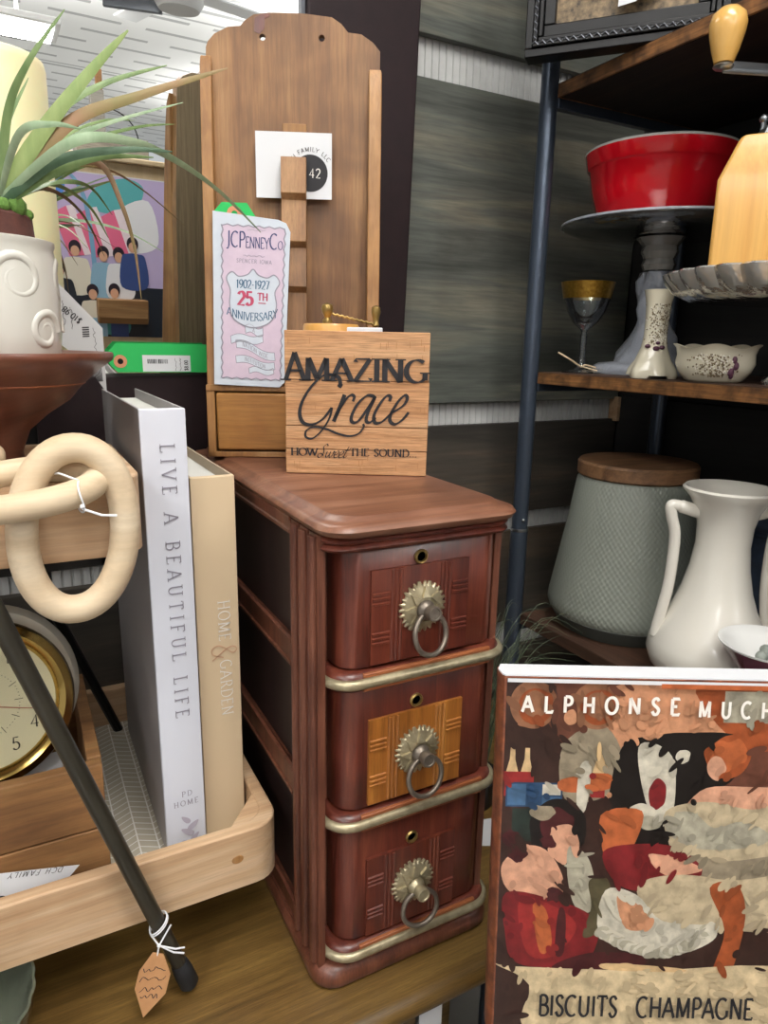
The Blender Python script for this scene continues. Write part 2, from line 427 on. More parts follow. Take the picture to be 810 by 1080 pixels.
plain('tag_kraft', 'b98a5e', .85, col2='ac7d53', scale=80)
plain('tag_ring', 'c98a68', .8)
plain('string_white', 'e4e6ea', .8)
plain('string_red', '9a5b47', .8)
plain('ink_black', '1b1a1e', .7)
plain('ink_dark', '2f2b2d', .75)
plain('ink_navy', '39406a', .75)
plain('ink_teal', '2f5a78', .75)
plain('ink_rose', 'b04460', .75)
plain('ink_grey', '8d8a96', .7)
plain('ink_soft', 'b4aebd', .7)
plain('ink_tan', 'c39a7c', .7)
plain('ink_white', 'f1ece4', .6)
plain('ink_faint', '9d7247', .8)
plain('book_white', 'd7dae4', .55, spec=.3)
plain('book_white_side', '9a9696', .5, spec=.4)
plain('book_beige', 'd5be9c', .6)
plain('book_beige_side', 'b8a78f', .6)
plain('pages', 'dcdcd6', .8, col2='c9c9c3', scale=(4, 4, 900))
plain('ceramic_white', 'dcd9d0', .18, coat=.5)
plain('vase_white', 'e3dfd4', .2, coat=.5)
plain('planter_white', 'd9d7cd', .3, coat=.3)
plain('soil', '4a2a24', .9, col2='5b352c', scale=120, bump=.5)
plain('pebble', '8b9189', .6, col2='6f766e', scale=90)
plain('moss', '4b6a2c', .9, col2='64883c', scale=200, bump=.6)
plain('candle_wax', 'e6e0b2', .45, spec=.4)
MATS['candle_wax'].node_tree.nodes['Principled BSDF'].inputs['Subsurface Weight'].default_value = .15
plain('leaf_g', '54703f', .5, col2='7d925c', scale=(60, 60, 10))
plain('leaf_l', '6f8a4a', .5, col2='99a86a', scale=(60, 60, 10))
plain('leaf_p', '86a07c', .5, col2='aabd9c', scale=(60, 60, 10))
plain('leaf_d', '3c5640', .5, col2='566f56', scale=(60, 60, 10))
plain('leaf_r', '7c7a44', .5, col2='a0755a', scale=(14, 14, 14))
plain('leaf_b', '6b6136', .5, col2='6e4a36', scale=(20, 20, 20))
plain('grass_green', '3d4a36', .6, col2='5c664c', scale=50)
plain('red_glaze', 'cf1020', .14, coat=.4)
plain('bowl_white', 'd9d9d6', .2, coat=.4)
plain('maroon_glaze', '70304a', .25, coat=.4)
plain('clock_dial', 'e3dcbf', .5)
plain('clock_cream', 'bdb8aa', .4)
plain('clock_red', 'a33b2e', .5)
plain('cloth_black', '15161a', .9, col2='1d1e23', scale=60, bump=.3)
plain('denim', '2a3646', .9, col2='35435a', scale=60, bump=.3)
plain('mirror_frame_dark', '1e1215', .6, col2='251719', scale=30, spec=.3)
plain('ceiling_white', 'e6e7e8', .7)
plain('floor_grey', '8d8a84', .7, col2='98958e', scale=6)
plain('wick', '3a3020', .9)
plain('light_frame', 'e8e8e8', .5)
plain('frame_black', '060607', .36, spec=.35)
plain('frame_silver', '5d6066', .4, .6)
plain('basket_brown', '4d3424', .85, col2='2e1e15', scale=90, bump=.6)
emit('diffuser', 'ffffff', 4.0)
glass('clear_glass', 'f4f8f8', .02, 1.5, body=.03, gain=1.6)
glass('stand_plate', 'f0f3f4', .05, 1.55, bump=.25, scale=30, body=.16, bodycol='cdd2d6', gain=3.0)
glass('crystal_face', 'fbfbf8', .02, 1.3, gain=.8)
glass('cut_glass', 'f2f3f2', .05, 1.6, bump=.4, scale=40, body=.40, bodycol='e6e4dd', gain=2.8)
glass('frosted_glass', 'c9cdd4', .35, 1.5, bump=.5, scale=80, body=.6, bodycol='b4bac5', gain=1.6)
glass('stand_glass', 'cdd5c6', .15, 1.45, bump=.3, scale=40, body=.35, bodycol='8f9783', gain=1.6)
m, nt, b = _new('mirror_glass'); b.inputs['Base Color'].default_value = (.9, .92, .91, 1); b.inputs['Metallic'].default_value = 1; b.inputs['Roughness'].default_value = 0.0

def _brickmat():   # white ceiling panels with rows of short grey joints
    m, nt, b = _new('ceiling_panels')
    tc = nt.nodes.new('ShaderNodeTexCoord'); sx = nt.nodes.new('ShaderNodeSeparateXYZ'); nt.links.new(tc.outputs['Object'], sx.inputs[0])
    def mth(op, *a):
        n = nt.nodes.new('ShaderNodeMath'); n.operation = op
        for i, q in enumerate(a):
            if isinstance(q, (int, float)): n.inputs[i].default_value = q
            else: nt.links.new(q, n.inputs[i])
        return n.outputs[0]
    yy = mth('DIVIDE', mth('ADD', sx.outputs[1], 30), .30)
    row = mth('FLOOR', yy); fy = mth('FRACT', yy)
    xx = mth('FRACT', mth('ADD', mth('DIVIDE', mth('ADD', sx.outputs[0], 30), .58), mth('MULTIPLY', row, .37)))
    k = mth('MULTIPLY', mth('LESS_THAN', fy, .17), mth('LESS_THAN', xx, .74))
    big = mth('LESS_THAN', mth('FRACT', mth('DIVIDE', mth('ADD', sx.outputs[1], 30.2), 1.8)), .018)
    k = mth('MAXIMUM', k, big)
    mx = nt.nodes.new('ShaderNodeMix'); mx.data_type = 'RGBA'; nt.links.new(k, mx.inputs[0])
    mx.inputs[6].default_value = srgb('f1f2f3'); mx.inputs[7].default_value = srgb('b4b6b8')
    nt.links.new(mx.outputs[2], b.inputs['Base Color']); b.inputs['Roughness'].default_value = .8
_brickmat()

def _herring():    # pale lines on grey liner: two mirrored families of slanted lines in alternating lanes
    m, nt, b = _new('herringbone_liner')
    tc = nt.nodes.new('ShaderNodeTexCoord'); sx = nt.nodes.new('ShaderNodeSeparateXYZ'); nt.links.new(tc.outputs['Object'], sx.inputs[0])
    def mth(op, a, bb=None):
        n = nt.nodes.new('ShaderNodeMath'); n.operation = op
        for i, q in enumerate((a, bb)):
            if q is None: continue
            if isinstance(q, (int, float)): n.inputs[i].default_value = q
            else: nt.links.new(q, n.inputs[i])
        return n.outputs[0]
    lane = .018
    tri = mth('PINGPONG', sx.outputs[0], lane)
    ph = mth('ADD', sx.outputs[1], mth('MULTIPLY', tri, .55))
    l1 = mth('LESS_THAN', mth('MODULO', mth('ADD', ph, 10), .0100), .0012)
    l2 = mth('LESS_THAN', tri, .0007); l3 = mth('GREATER_THAN', tri, lane - .0007)
    mk = mth('MAXIMUM', l1, mth('MAXIMUM', l2, l3))
    mx = nt.nodes.new('ShaderNodeMix'); mx.data_type = 'RGBA'
    nt.links.new(mk, mx.inputs[0]); mx.inputs[6].default_value = srgb('aaa392'); mx.inputs[7].default_value = srgb('d8d6cf')
    nt.links.new(mx.outputs[2], b.inputs['Base Color']); b.inputs['Roughness'].default_value = .85
_herring()

def _woven():      # ribbed weave relief on the pot
    m, nt, b = _new('woven_green')
    b.inputs['Base Color'].default_value = srgb('878c82'); b.inputs['Roughness'].default_value = .5
    tc = nt.nodes.new('ShaderNodeTexCoord'); sx = nt.nodes.new('ShaderNodeSeparateXYZ'); nt.links.new(tc.outputs['Object'], sx.inputs[0])
    def mth(op, *a):
        n = nt.nodes.new('ShaderNodeMath'); n.operation = op
        for i, q in enumerate(a):
            if isinstance(q, (int, float)): n.inputs[i].default_value = q
            else: nt.links.new(q, n.inputs[i])
        return n.outputs[0]
    ang = mth('ARCTAN2', sx.outputs[1], sx.outputs[0])
    w1 = mth('SINE', mth('MULTIPLY', ang, 84)); row = mth('SINE', mth('MULTIPLY', sx.outputs[2], 620))
    w = mth('MULTIPLY', w1, row)
    _bump(nt, b, w, .35, .0012)
_woven()

# ------------------------------------------------------------------ the setting
YW = 1.0
XW = 1.05
struct('floor', MB().box(-6, 6, -9.0, YW + .1, -.05, 0), 'floor_grey', smooth=0)
struct('ceiling', MB().box(-6, 6, -9.0, YW + .1, 2.9, 2.95), 'ceiling_panels', smooth=0)
mb = MB(); mb.box(-2.6, XW + .1, YW, YW + .06, 0, 2.9)
x = -1.0                                    # shallow grooves between the beads
prof = []
while x < XW - .012:
    mb.prism([(x, YW + .002), (x + .001, YW - .003), (x + .0095, YW - .003), (x + .0105, YW + .002)], 0, 2.9, 'xyz'); x += .0125
struct('wall_back', mb, 'beadboard', smooth=0)
mb = MB(); mb.box(XW, XW + .06, -.35, YW + .06, 0, 2.9)
struct('wall_right', mb, 'plank_dark', smooth=0)
for i, (z0, z1, m_) in enumerate(((1.8385, 2.6, 'plank_grey'), (1.304, 1.7825, 'plank_grey'), (1.10, 1.266, 'plank_brown'), (.885, 1.065, 'plank_brown'), (.30, .827, 'plank_brown'))):
    struct('trim_%d' % (i + 1), MB().box(-2.2, XW - .012, YW - .016, YW - .003, z0, z1), m_, bevel=.0012)
for i, (z0, z1) in enumerate(((1.80, 2.5), (1.33, 1.785), (.90, 1.31), (.3, .885))):
    struct('trim_%d' % (i + 6), MB().box(XW - .014, XW, -.35, YW - .02, z0, z1), 'plank_dark', bevel=.0012)
struct('trim_10', MB().box(XW - .022, XW - .012, YW - .026, YW - .004, 1.262, 1.308), 'tray_wood', bevel=.001)

# ------------------------------------------------------------------ ceiling lights and fan (partly seen in the mirror, long hanging lights added)
LAB = ['flat ceiling light panel straight above the drawer cabinet', 'flat ceiling light panel above and left of the plant',
       'small square hanging light reflected in the mirror beside the candle', 'unseen long light added to brighten the ceiling, plant side',
       'unseen long light added to brighten the ceiling, shelf side', 'far unseen light added to brighten the ceiling, shelf side', 'far unseen light added to brighten the ceiling, plant side']
for i, (x, y, z, sx, sy, w, wu) in enumerate(LIGHTS):
    t = thing('ceiling_light', LAB[i], 'light', (x, y, z), 0, 'ceiling lights')
    obj('light_frame', MB().box(-sx / 2 - .03, sx / 2 + .03, -sy / 2 - .03, sy / 2 + .03, .006, .036), 'light_frame', t, bevel=.004)
    obj('diffuser', MB().box(-sx / 2, sx / 2, -sy / 2, sy / 2, .0, .006), 'diffuser', t, smooth=0)
    if wu:
        for yy in (-sy * .4, sy * .4): obj('hanger', MB().tube([(0, yy, .036), (0, yy, 2.9 - z)], .004, 8), 'light_frame', t)
    for up, ww in ((0, w), (1, wu)):  # upward lamps are added only to lift the ceiling brightness
        if not ww: continue
        ld = bpy.data.lights.new('ceiling_light_lamp', 'AREA'); ld.shape = 'RECTANGLE'; ld.size = sx; ld.size_y = sy; ld.energy = ww
        ld.color = (1.0, .965, .92)
        lo = bpy.data.objects.new('lamp', ld); COL.objects.link(lo); lo.parent = t; lo.location = (0, 0, .045 if up else -.008)
        if up: lo.rotation_euler = (pi, 0, 0)

t = thing('ceiling_fan', 'white ceiling fan reflected at the top of the mirror', 'fan', (.83, -1.85, 2.9))
obj('hub', MB().lathe([(.02, -.34), (.09, -.34), (.11, -.31), (.11, -.22), (.06, -.16), (.03, -.15), (.03, 0)], 32), 'card_grey', t)
for k in range(4):
    a = k * pi / 2 + 2.9
    mb = MB(); mb.box(.1, .6, -.06, .06, -.27, -.26); mb.xf(Matrix.Rotation(a, 4, 'Z')); obj('blade', mb, 'paper_white', t, bevel=.003)
t = thing('hanging_sign', 'dark square sign hanging from the ceiling, reflected in the mirror', 'sign', (.655, -2.0, 2.66), .3)
obj('sign_panel', MB().box(-.13, .13, -.012, .012, -.1, .1), 'frame_silver', t, bevel=.003)
obj('rod', MB().box(-.1, -.094, -.003, .003, .1, .24), 'iron_black', t)
obj('rod', MB().box(.094, .1, -.003, .003, .1, .24), 'iron_black', t)

# ------------------------------------------------------------------ display opposite the mirror
t = thing('display_cabinet', 'pale pine display cabinet reflected behind the pop group poster', 'cabinet', (.30, -.62, 0))
obj('carcass', MB().box(-.30, .42, -.3, .085, 0, 1.76), 'pine_panel', t, bevel=.004)
obj('cabinet_top', MB().box(-.32, .44, -.31, .10, 1.76, 1.775), 'pine_panel', t, bevel=.003)
t = thing('wooden_crate', 'small weathered grey crate with wire handle on the pine cabinet top', 'crate', (.36, -.66, 1.775))
obj('crate_box', MB().box(-.12, .09, -.06, .06, 0, .065), 'weathered', t, bevel=.003)
obj('wire_handle', MB().tube([(-.02 + .09 * cos(a), 0, .062 + .085 * sin(a)) for a in [pi * k / 16 for k in range(17)]], .002, 6), 'iron_black', t)
t = thing('wooden_post', 'narrow weathered grey wooden post rising above the crate in the mirror', 'post', (.33, -.82, 1.775))
obj('post_body', MB().box(-.02, .022, -.02, .02, 0, .22), 'weathered', t, bevel=.002)
obj('post_cap', MB().box(0, .02, -.012, .012, .22, .28), 'crate_wood', t, bevel=.002)
t = thing('wall_ledge', 'brown wooden ledge fixed in front of the pop group poster', 'ledge', (.335, -.535, 1.29))
obj('ledge_body', MB().prism([(0, 0), (.04, .0), (.055, .02), (.055, .075), (0, .075)], -.075, .075, 'yzx'), 'crate_wood', t, bevel=.003)

# poster of a group, generic figures (flat printed sheet)
def poster():
    t = thing('poster', 'colourful printed poster of a young group, reflected in the mirror', 'poster', (.075, -.53, 1.247), 0)
    W, H = .42, .475
    obj('sheet', MB().box(0, W, -.004, 0, 0, H), 'paper_white', t)
    mats = ['paint_%s' % c for c in ('c3b3da', '79a7c9', '5fb0b4', 'e86f93', 'f0dfe6', '4f86d8', 'd9a98c', '2c2430', 'e4dccb', '8fb6cf', '3a4f88', 'e9e9ee', '3f8f90', '232a35')]
    for c in mats: plain(c, c[6:], .35)
    mb = MB(); lay = [0]
    X = lambda px: .0825 + (px - 58) / 105 * .285 * .98 - .0125 + .0
    Z = lambda py: H - (py - 182) / 175 * H
    def patch(mi, pts, smooth=True):
        lay[0] += 1; y = .0002 + lay[0] * .00012; mb.mi = mi
        q = [(X(a), Z(b_), 0) for a, b_ in pts]
        q = catmull(q, 5, True) if smooth else [Vector(p) for p in q]
        mb.poly([(p.x, y, p.y) for p in q])
    R = lambda x0, y0, x1, y1: [(x0, y0), (x1, y0), (x1, y1), (x0, y1)]
    patch(0, R(30, 183, 186, 300), 0)
    patch(5, [(50, 190), (72, 186), (76, 200), (66, 214), (54, 214)])
    patch(2, [(98, 215), (110, 195), (140, 184), (160, 192), (150, 215), (120, 222)])
    patch(11, [(130, 220), (165, 205), (175, 250), (150, 262), (138, 250)])
    for k, xx in enumerate((62, 86, 112)):
        patch(3, [(xx, 226), (xx + 14, 218), (xx + 30, 268), (xx + 14, 270)], 0)
        patch(4, [(xx + 14, 218), (xx + 22, 216), (xx + 40, 266), (xx + 30, 268)], 0)
    ar = catmull([(66, 184, 0), (82, 186, 0), (94, 205, 0), (99, 235, 0), (102, 290, 0)], 6)
    patch(1, [(p.x - 2, p.y) for p in ar] + [(p.x + 3, p.y) for p in reversed(ar)], 0)
    patch(13, R(30, 300, 186, 357), 0)
    people = [(82, 262, 8, 6), (112, 266, 11, 9), (129, 266, 8, 11), (145, 254, 8, 8), (64, 285, 8, 7), (98, 308, 9, 9), (122, 306, 10, 12)]
    shirts = [8, 9, 11, 10, 13, 8, 12]
    for (cx, cy, r, _), sh in zip(people, shirts):
        patch(sh, [(cx - 13, cy + 14), (cx - 6, cy + 9), (cx + 6, cy + 9), (cx + 14, cy + 14), (cx + 15, cy + 46), (cx - 14, cy + 46)])
        patch(7, [(cx + 6.5 * cos(a), cy - 2 + 7.5 * sin(a)) for a in [k * pi / 5 for k in range(10)]])
        patch(6, [(cx + 4.6 * cos(a), cy + 2 + 5.6 * sin(a)) for a in [k * pi / 5 for k in range(10)]])
    patch(10, R(116, 330, 136, 357), 0); patch(9, R(96, 336, 112, 357), 0)
    obj('printed_picture', mb, mats, t, smooth=0)
poster()

# ------------------------------------------------------------------ mirror on the back wall (top leans forward)
t = thing('mirror', 'large wall mirror with wide dark brown frame behind the wooden rack', 'mirror', (0, .9832, 1.205), rot=(radians(3), 0, 0))
obj('mirror_pane', MB().box(-.62, .375, -.021, -.016, .14, 1.0), 'mirror_glass', t, smooth=0)
F_ = [(-.62, .375, 0, .151), (-.62, .375, .95, 1.10), (.37, .532, 0, 1.10), (-.77, -.615, 0, 1.10)]
for (x0, x1, z0, z1) in F_:
    obj('frame_rail', MB().box(x0, x1, -.034, .0, z0, z1), 'mirror_frame_dark', t, bevel=.003)
obj('bevel_strip', MB().box(.364, .3695, -.026, -.021, .151, .95), 'frame_silver', t)

# ------------------------------------------------------------------ table
def table():
    t = thing('desk', 'old oak desk top with rounded front edge under the drawer cabinet', 'desk', (0, 0, 0))
    r = .014; pts = [(.975, .776), (.975, .80)]
    for k in range(9):
        a = pi / 2 + pi * k / 8
        pts.append((.452 + r * cos(a) * 1.0, .788 + .012 * sin(a)))
    pts += [(.47, .772)]
    obj('desk_top', MB().prism([(p[0], p[1]) for p in pts], -.75, .69, 'yzx'), 'oak_table', t)
    obj('apron', MB().box(-.72, .30, .468, .49, .62, .774), 'oak_table', t, bevel=.002)
    obj('carcass', MB().box(-.72, .295, .50, .95, .10, .774), 'oak_table', t, bevel=.002)
    for x, y in ((-.70, .52), (-.70, .93), (.64, .52), (.64, .93)):
        obj('leg', MB().loft([[(x - .02, y - .02, 0), (x + .02, y - .02, 0), (x + .02, y + .02, 0), (x - .02, y + .02, 0)], [(x - .026, y - .026, .775), (x + .026, y - .026, .775), (x + .026, y + .026, .775), (x - .026, y + .026, .775)]]), 'oak_table', t)
table()
t = thing('price_tag', 'white price tag hanging below the desk front edge', 'tag', (.305, .452, .775))
obj('card', MB().box(-.012, .014, -.0005, .0005, -.034, -.004), 'paper_white', t)
obj('string', MB().tube([(0, 0, -.005), (0, .003, .001)], .0006, 5), 'string_white', t)

# ------------------------------------------------------------------ the three drawer cabinet
def ring3(pts, z): return [(p[0], p[1], z) for p in pts]
def cabinet():
    t = thing('drawer_cabinet', 'narrow antique mahogany three drawer cabinet with ring pulls', 'cabinet', (.2985, .492, .80))
    FB = (1, 1, .3, .3)
    # plinth
    rings = [ring3(rrect(-.094, .1, -.006, .424, .022, 6, FB), 0), ring3(rrect(-.097, .103, -.009, .426, .024, 6, FB), .004),
             ring3(rrect(-.097, .103, -.009, .426, .024, 6, FB), .013), ring3(rrect(-.094, .1, -.006, .424, .022, 6, FB), .019), ring3(rrect(-.088, .094, .0, .42, .018, 6, FB), .022)]
    obj('base_moulding', MB().loft(rings), 'mahogany_side', t, smooth=50)
    # carcass with framed sides
    mb = MB(); mb.box(-.085, .087, .03, .415, .02, .448)
    for s, xo in ((-1, -.085), (1, .087)):
        xs = sorted((xo, xo + s * .007))
        for k in range(3):
            y0 = .006 + k * .021
            mb.box(xs[0], xs[1], y0, y0 + .018, .02, .448)
            mb.tube([(xo + s * .007, y0 + .009, .022), (xo + s * .007, y0 + .009, .446)], .005, 8)
        mb.box(xs[0], xs[1], .37, .415, .02, .448)
        for z0, z1 in ((.02, .042), (.171, .197), (.308, .331), (.436, .448)):
            mb.box(xs[0], xs[1], .068, .372, z0, z1)
            yy = xo + s * .006
            mb.tube([(yy, .068, z1), (yy, .372, z1)], .003, 6); mb.tube([(yy, .068, z0), (yy, .372, z0)], .003, 6)
    obj('carcass', mb, 'mahogany_side', t, smooth=50)
    mb = MB()
    for xo in (-.0856, .0872):
        mb.box(xo, xo + .0004, .07, .37, .04, .44)
    obj('side_panel', mb, 'dark_panel', t, smooth=0)
    # top board and beads
    tp = []
    for z, g in ((.4475, -.006), (.450, -.001), (.4545, .001), (.458, -.001), (.4595, -.006), (.4605, -.011), (.4632, -.013), (.464, -.0155)):
        tp.append(ring3(rrect(-.094 - g, .100 + g, -.020 - g, .424 + g, .026, 7, FB), z))
    obj('top_board', MB().loft(tp), 'mahogany_top', t, smooth=50)
    bd = []
    for z, g in ((.4335, 0), (.4345, .003), (.437, .0045), (.4395, .003), (.4405, .001), (.4415, .003), (.444, .0045), (.4465, .003), (.4478, 0)):
        bd.append(ring3(rrect(-.086 - g, .094 + g, -.005 - g, .41 + g, .02, 7, FB), z))
    obj('cornice_beads', MB().loft(bd), 'mahogany', t, smooth=60)
    # horizontal mouldings with metal strips
    for zc in (.315, .1745, .0317):
        rr = []
        for z, g in ((-.0088, -.004), (-.008, .0), (-.004, .0025), (.004, .0025), (.008, .0), (.0088, -.004)):
            rr.append(ring3(rrect(-.0795 - g, .0965 + g, -.005 - g, .03, .02 + g, 7, (1, 1, 0, 0)), zc + z))
        mo = obj('drawer_moulding', MB().loft(rr), 'mahogany', t, smooth=50)
        mb = MB(); mb.box(-.055, .078, -.0078, -.004, zc + .0045, zc + .0083); mb.box(-.055, .078, -.0078, -.004, zc - .0083, zc - .0045)
        obj('inlay_strip', mb, 'trim_orange', mo, bevel=.0008)
        path = [p for p in rrect(-.0825, .0995, -.0078, .03, .024, 8, (1, 1, 0, 0)) if p[1] < .018]
        obj('metal_strip', MB().tube([(p[0], p[1], zc) for p in path], .0047, 12), 'nickel', mo, smooth=60)
    # drawers
    for k, (z0, z1, p0, p1, kz, rz) in enumerate(((.3242, .4335, .3278, .414, .4205, .375), (.1838, .3055, .1886, .2743, .2828, .2335), (.041, .1652, .0395, .1295, .137, .0882))):
        rr = []
        for z, g in ((z0, -.002), (z0 + .002, 0), (z1 - .002, 0), (z1, -.002)):
            rr.append(ring3(rrect(-.073 - g, .0905 + g, 0 - g, .03, .02, 8, (1, 1, 0, 0)), z))
        d = obj('drawer', MB().loft(rr), 'mahogany', t, smooth=50)
        p0 = max(p0, z0 + .003)
        xc = .0128 - .0115 * 0; xl, xr = -.0365 + .0135 - .0135, .0635
        xl = -.0465 + .0; xr = .0525
        mb = MB(); mb.box(xl, xr, -.003, .001, p0, p1)
        for s in (0, 1):
            cx = xl + .0245 if s == 0 else xr - .0245
            for q in (-.0042, 0, .0042):
                mb.tube([(cx + q, -.003, p0 + .001), (cx + q, -.003, p1 - .001)], .0016, 6)
            x0, x1 = (xl + .001, xl + .0175) if s == 0 else (xr - .0175, xr - .001)
            for fr_ in (.30, .72):
                for q in (-.0045, 0, .0045):
                    zz = p1 - (p1 - p0) * fr_ + q
                    mb.tube([(x0, -.003, zz), (x1, -.003, zz)], .0015, 6)
        obj('inlay_panel', mb, 'inlay_orange' if k == 1 else 'inlay_red', d, smooth=50)
        cx = .0035
        # keyhole ring
        mb = MB(); n0 = 0
        mb.lathe([(.0042, 0), (.0064, 0), (.0068, .0015), (.0058, .003), (.0046, .0026), (.0042, -.004)], 24, cap=False)
        mb.xf(Matrix.Translation((cx - .001, 0, kz)) @ Matrix.Rotation(radians(90), 4, 'X'))
        obj('keyhole_ring', mb, 'brass', d)
        mb = MB(); mb.lathe([(.0043, .0004), (.0001, .0004)], 20); mb.xf(Matrix.Translation((cx - .001, 0, kz)) @ Matrix.Rotation(radians(90), 4, 'X'))
        obj('keyhole', mb, 'hole_black', d)
        # rosette with toothed rim and star relief
        mb = MB(); N = 26
        def rim(r, zz, a):
            return (r * (1 + .075 * (1 if (a * N / (2 * pi)) % 1 < .5 else -1)), zz) if r > .02 else (r, zz)
        mb.lathe([(.0222, .0), (.0222, .0016), (.0195, .003), (.016, .0044), (.011, .0066), (.0001, .0072)], N * 4, fn=rim)
        for q in range(8):
            a = q * pi / 4
            tri = [((.0192) * cos(a), .0192 * sin(a), .0058), (.0115 * cos(a + .34), .0115 * sin(a + .34), .0088), (.0115 * cos(a - .34), .0115 * sin(a - .34), .0088)]
            lo = [(x_, y_, .001) for x_, y_, _ in tri]
            mb.loft([lo, tri])
        mb.xf(Matrix.Translation((cx, -.003, rz)) @ Matrix.Rotation(radians(90), 4, 'X'))
        obj('rosette', mb, 'nickel', d, smooth=30)
        mb = MB(); mb.lathe([(.0088, .004), (.0092, .008), (.0075, .011), (.0055, .013), (.0052, .016), (.0065, .017), (.0068, .022), (.0062, .0235), (.005, .0235), (.0045, .0225), (.0001, .0222)], 24)
        mb.xf(Matrix.Translation((cx, -.003, rz - .002)) @ Matrix.Rotation(radians(84), 4, 'X'))
        obj('pull_knob', mb, 'ring_metal' if k != 2 else 'nickel', d)
        mb = MB(); R_ = .0185; P = [(R_ * sin(a), 0, -R_ * cos(a)) for a in [2 * pi * q / 40 for q in range(40)]]
        mb.tube(P, .0024, 10, closed=True)
        mb.xf(Matrix.Translation((cx + .002, -.0165, rz - .004 - R_ * .96)) @ Matrix.Rotation(radians(-14 + 4 * k), 4, 'X') @ Matrix.Rotation(radians(12 - 8 * k), 4, 'Z'))
        obj('pull_ring', mb, 'ring_metal', d, smooth=60)
cabinet()

# ------------------------------------------------------------------ wooden wall rack standing on the cabinet
def rack():
    t = thing('wooden_rack', 'tall brown wooden wall rack with scalloped top standing on the cabinet', 'rack', (.201, .8145, 1.2645), radians(-24))
    out = [(-.001, .0), (-.001, .30), (.0054, .4459), (.0077, .4515), (.0151, .4592), (.0297, .4663), (.0431, .4678), (.0484, .4735), (.0578, .4794), (.0743, .482), (.1115, .4829), (.1426, .4807), (.1531, .4748), (.1605, .4668), (.1752, .4657), (.188, .4583), (.1962, .4498), (.1978, .31), (.1978, 0)]
    bm = bmesh.new()
    mb = MB()
    holes = [(.0668, .458), (.1316, .460)]
    # board split in strips around the two holes so the holes are real openings
    def strip(poly, y0, y1): mb.prism(poly, y0, y1, 'xzy')
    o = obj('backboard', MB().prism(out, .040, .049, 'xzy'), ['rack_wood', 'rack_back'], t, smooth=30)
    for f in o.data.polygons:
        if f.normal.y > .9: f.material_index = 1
    for hx, hz in holes:                     # drilled openings
        me = MB().lathe([(.0034, -.03), (.0034, .03)], 16); me.xf(Matrix.Translation((hx, .045, hz)) @ Matrix.Rotation(radians(90), 4, 'X'))
        cut = bpy.data.meshes.new('drill'); cut.from_pydata(me.v, [], me.f)
        co = bpy.data.objects.new('drill', cut); COL.objects.link(co); co.parent = t
        bpy.context.view_layer.update()
        md = o.modifiers.new('hole', 'BOOLEAN'); md.operation = 'DIFFERENCE'; md.object = co; md.solver = 'EXACT'
        dg = bpy.context.evaluated_depsgraph_get(); nm = bpy.data.meshes.new_from_object(o.evaluated_get(dg))
        o.modifiers.clear(); o.data = nm
        bpy.data.objects.remove(co); bpy.data.meshes.remove(cut)
    o.data.name = 'backboard'
    # stain beside the left hole
    obj('hole_stain', MB().prism([(.058, .463), (.059, .476), (.066, .480), (.075, .4815), (.075, .478), (.070, .476), (.069, .466), (.064, .461)], .0395, .0401, 'xzy'), 'inlay_red', t, label='reddish stain beside the left hanging hole')
    # side panels
    for x0, x1, top in ((-.0012, .0115, .438), (.184, .1983, .432)):
        side = [(.040, .08), (.004, .08), (.019, .27), (.025, .35), (.030, .40), (.034, top - .012), (.040, top)]
        obj('side_panel', MB().prism(side, x0, x1, 'yzx'), 'rack_edge', t, bevel=.001)
    # base box with drawer
    mb = MB(); mb.box(-.002, .1985, .0, .049, 0, .0065); mb.box(-.002, .1985, -.001, .049, .0775, .0845); mb.box(-.002, .0075, 0, .049, 0, .08); mb.box(.189, .1985, 0, .049, 0, .08); mb.box(0, .19, .02, .045, .003, .08)
    obj('base_box', mb, 'rack_edge', t, bevel=.0008)
    obj('drawer', MB().box(.0092, .1873, -.0015, .018, .0085, .0755), 'rack_drawer', t, bevel=.0022)
    # notched centre slat, saw-tooth profile
    prof = [(.026, .0845)]
    for z0, z1 in ((.0845, .1903), (.1903, .2391), (.2391, .2896), (.2896, .334)):
        prof += [(.009, z0 + (0.006 if z0 > .09 else 0)), (.016, z1)]
    prof += [(.026, .334)]
    obj('notched_slat', MB().prism(prof, .0866, .1146, 'yzx'), 'rack_wood', t, bevel=.0006)
    obj('slat_block', MB().box(.088, .1145, .033, .040, .335, .372), 'rack_edge', t, bevel=.001)
rack()

# card tucked behind the slat
t = thing('vendor_card', 'white card with black circle 42 tucked behind the rack slat', 'card', (.201 + .0999 * cos(radians(24)), .8145 - .0999 * sin(radians(24)), 1.5577), radians(-24 - 1))
P0_ = Vector((0, .0, 0))
U, V_ = .0426, .0688
mb = MB(); mb.box(-U, U, .0285, .0291, 0, V_)
obj('card', mb, 'paper_white', t)
fr = frame((0, .0285, 0), (1, 0, 0), (0, 0, 1), .0003)
mb = MB(); c0 = (.0185, .027)
mb.poly([fr(c0[0] + .0195 * cos(a), c0[1] + .0195 * sin(a)) for a in [2 * pi * k / 40 for k in range(40)]])
obj('black_disc', mb, 'ink_black', t, smooth=0)
mb = MB(); fr2 = frame((0, .0285, 0), (1, 0, 0), (0, 0, 1), .0006)
text(mb, '42', .0172, .0222, .0095, fr2, .12, .1, 0, .2)
obj('number', mb, 'ink_white', t, smooth=0)
mb = MB(); R_ = .0225; s_ = 'DCH FAMILY LLC'
L_ = text_width(list(s_), .0045, .25)
def pth(u, y):
    a = pi * .5 + radians(8) - (u - L_ / 2) / R_
    return fr2(c0[0] + (R_ + y) * cos(a), c0[1] + (R_ + y) * sin(a))
text(mb, s_, 0, 0, .0045, None, .13, .1, 0, .25, path=pth)
obj('lettering', mb, 'ink_dark', t, smooth=0)

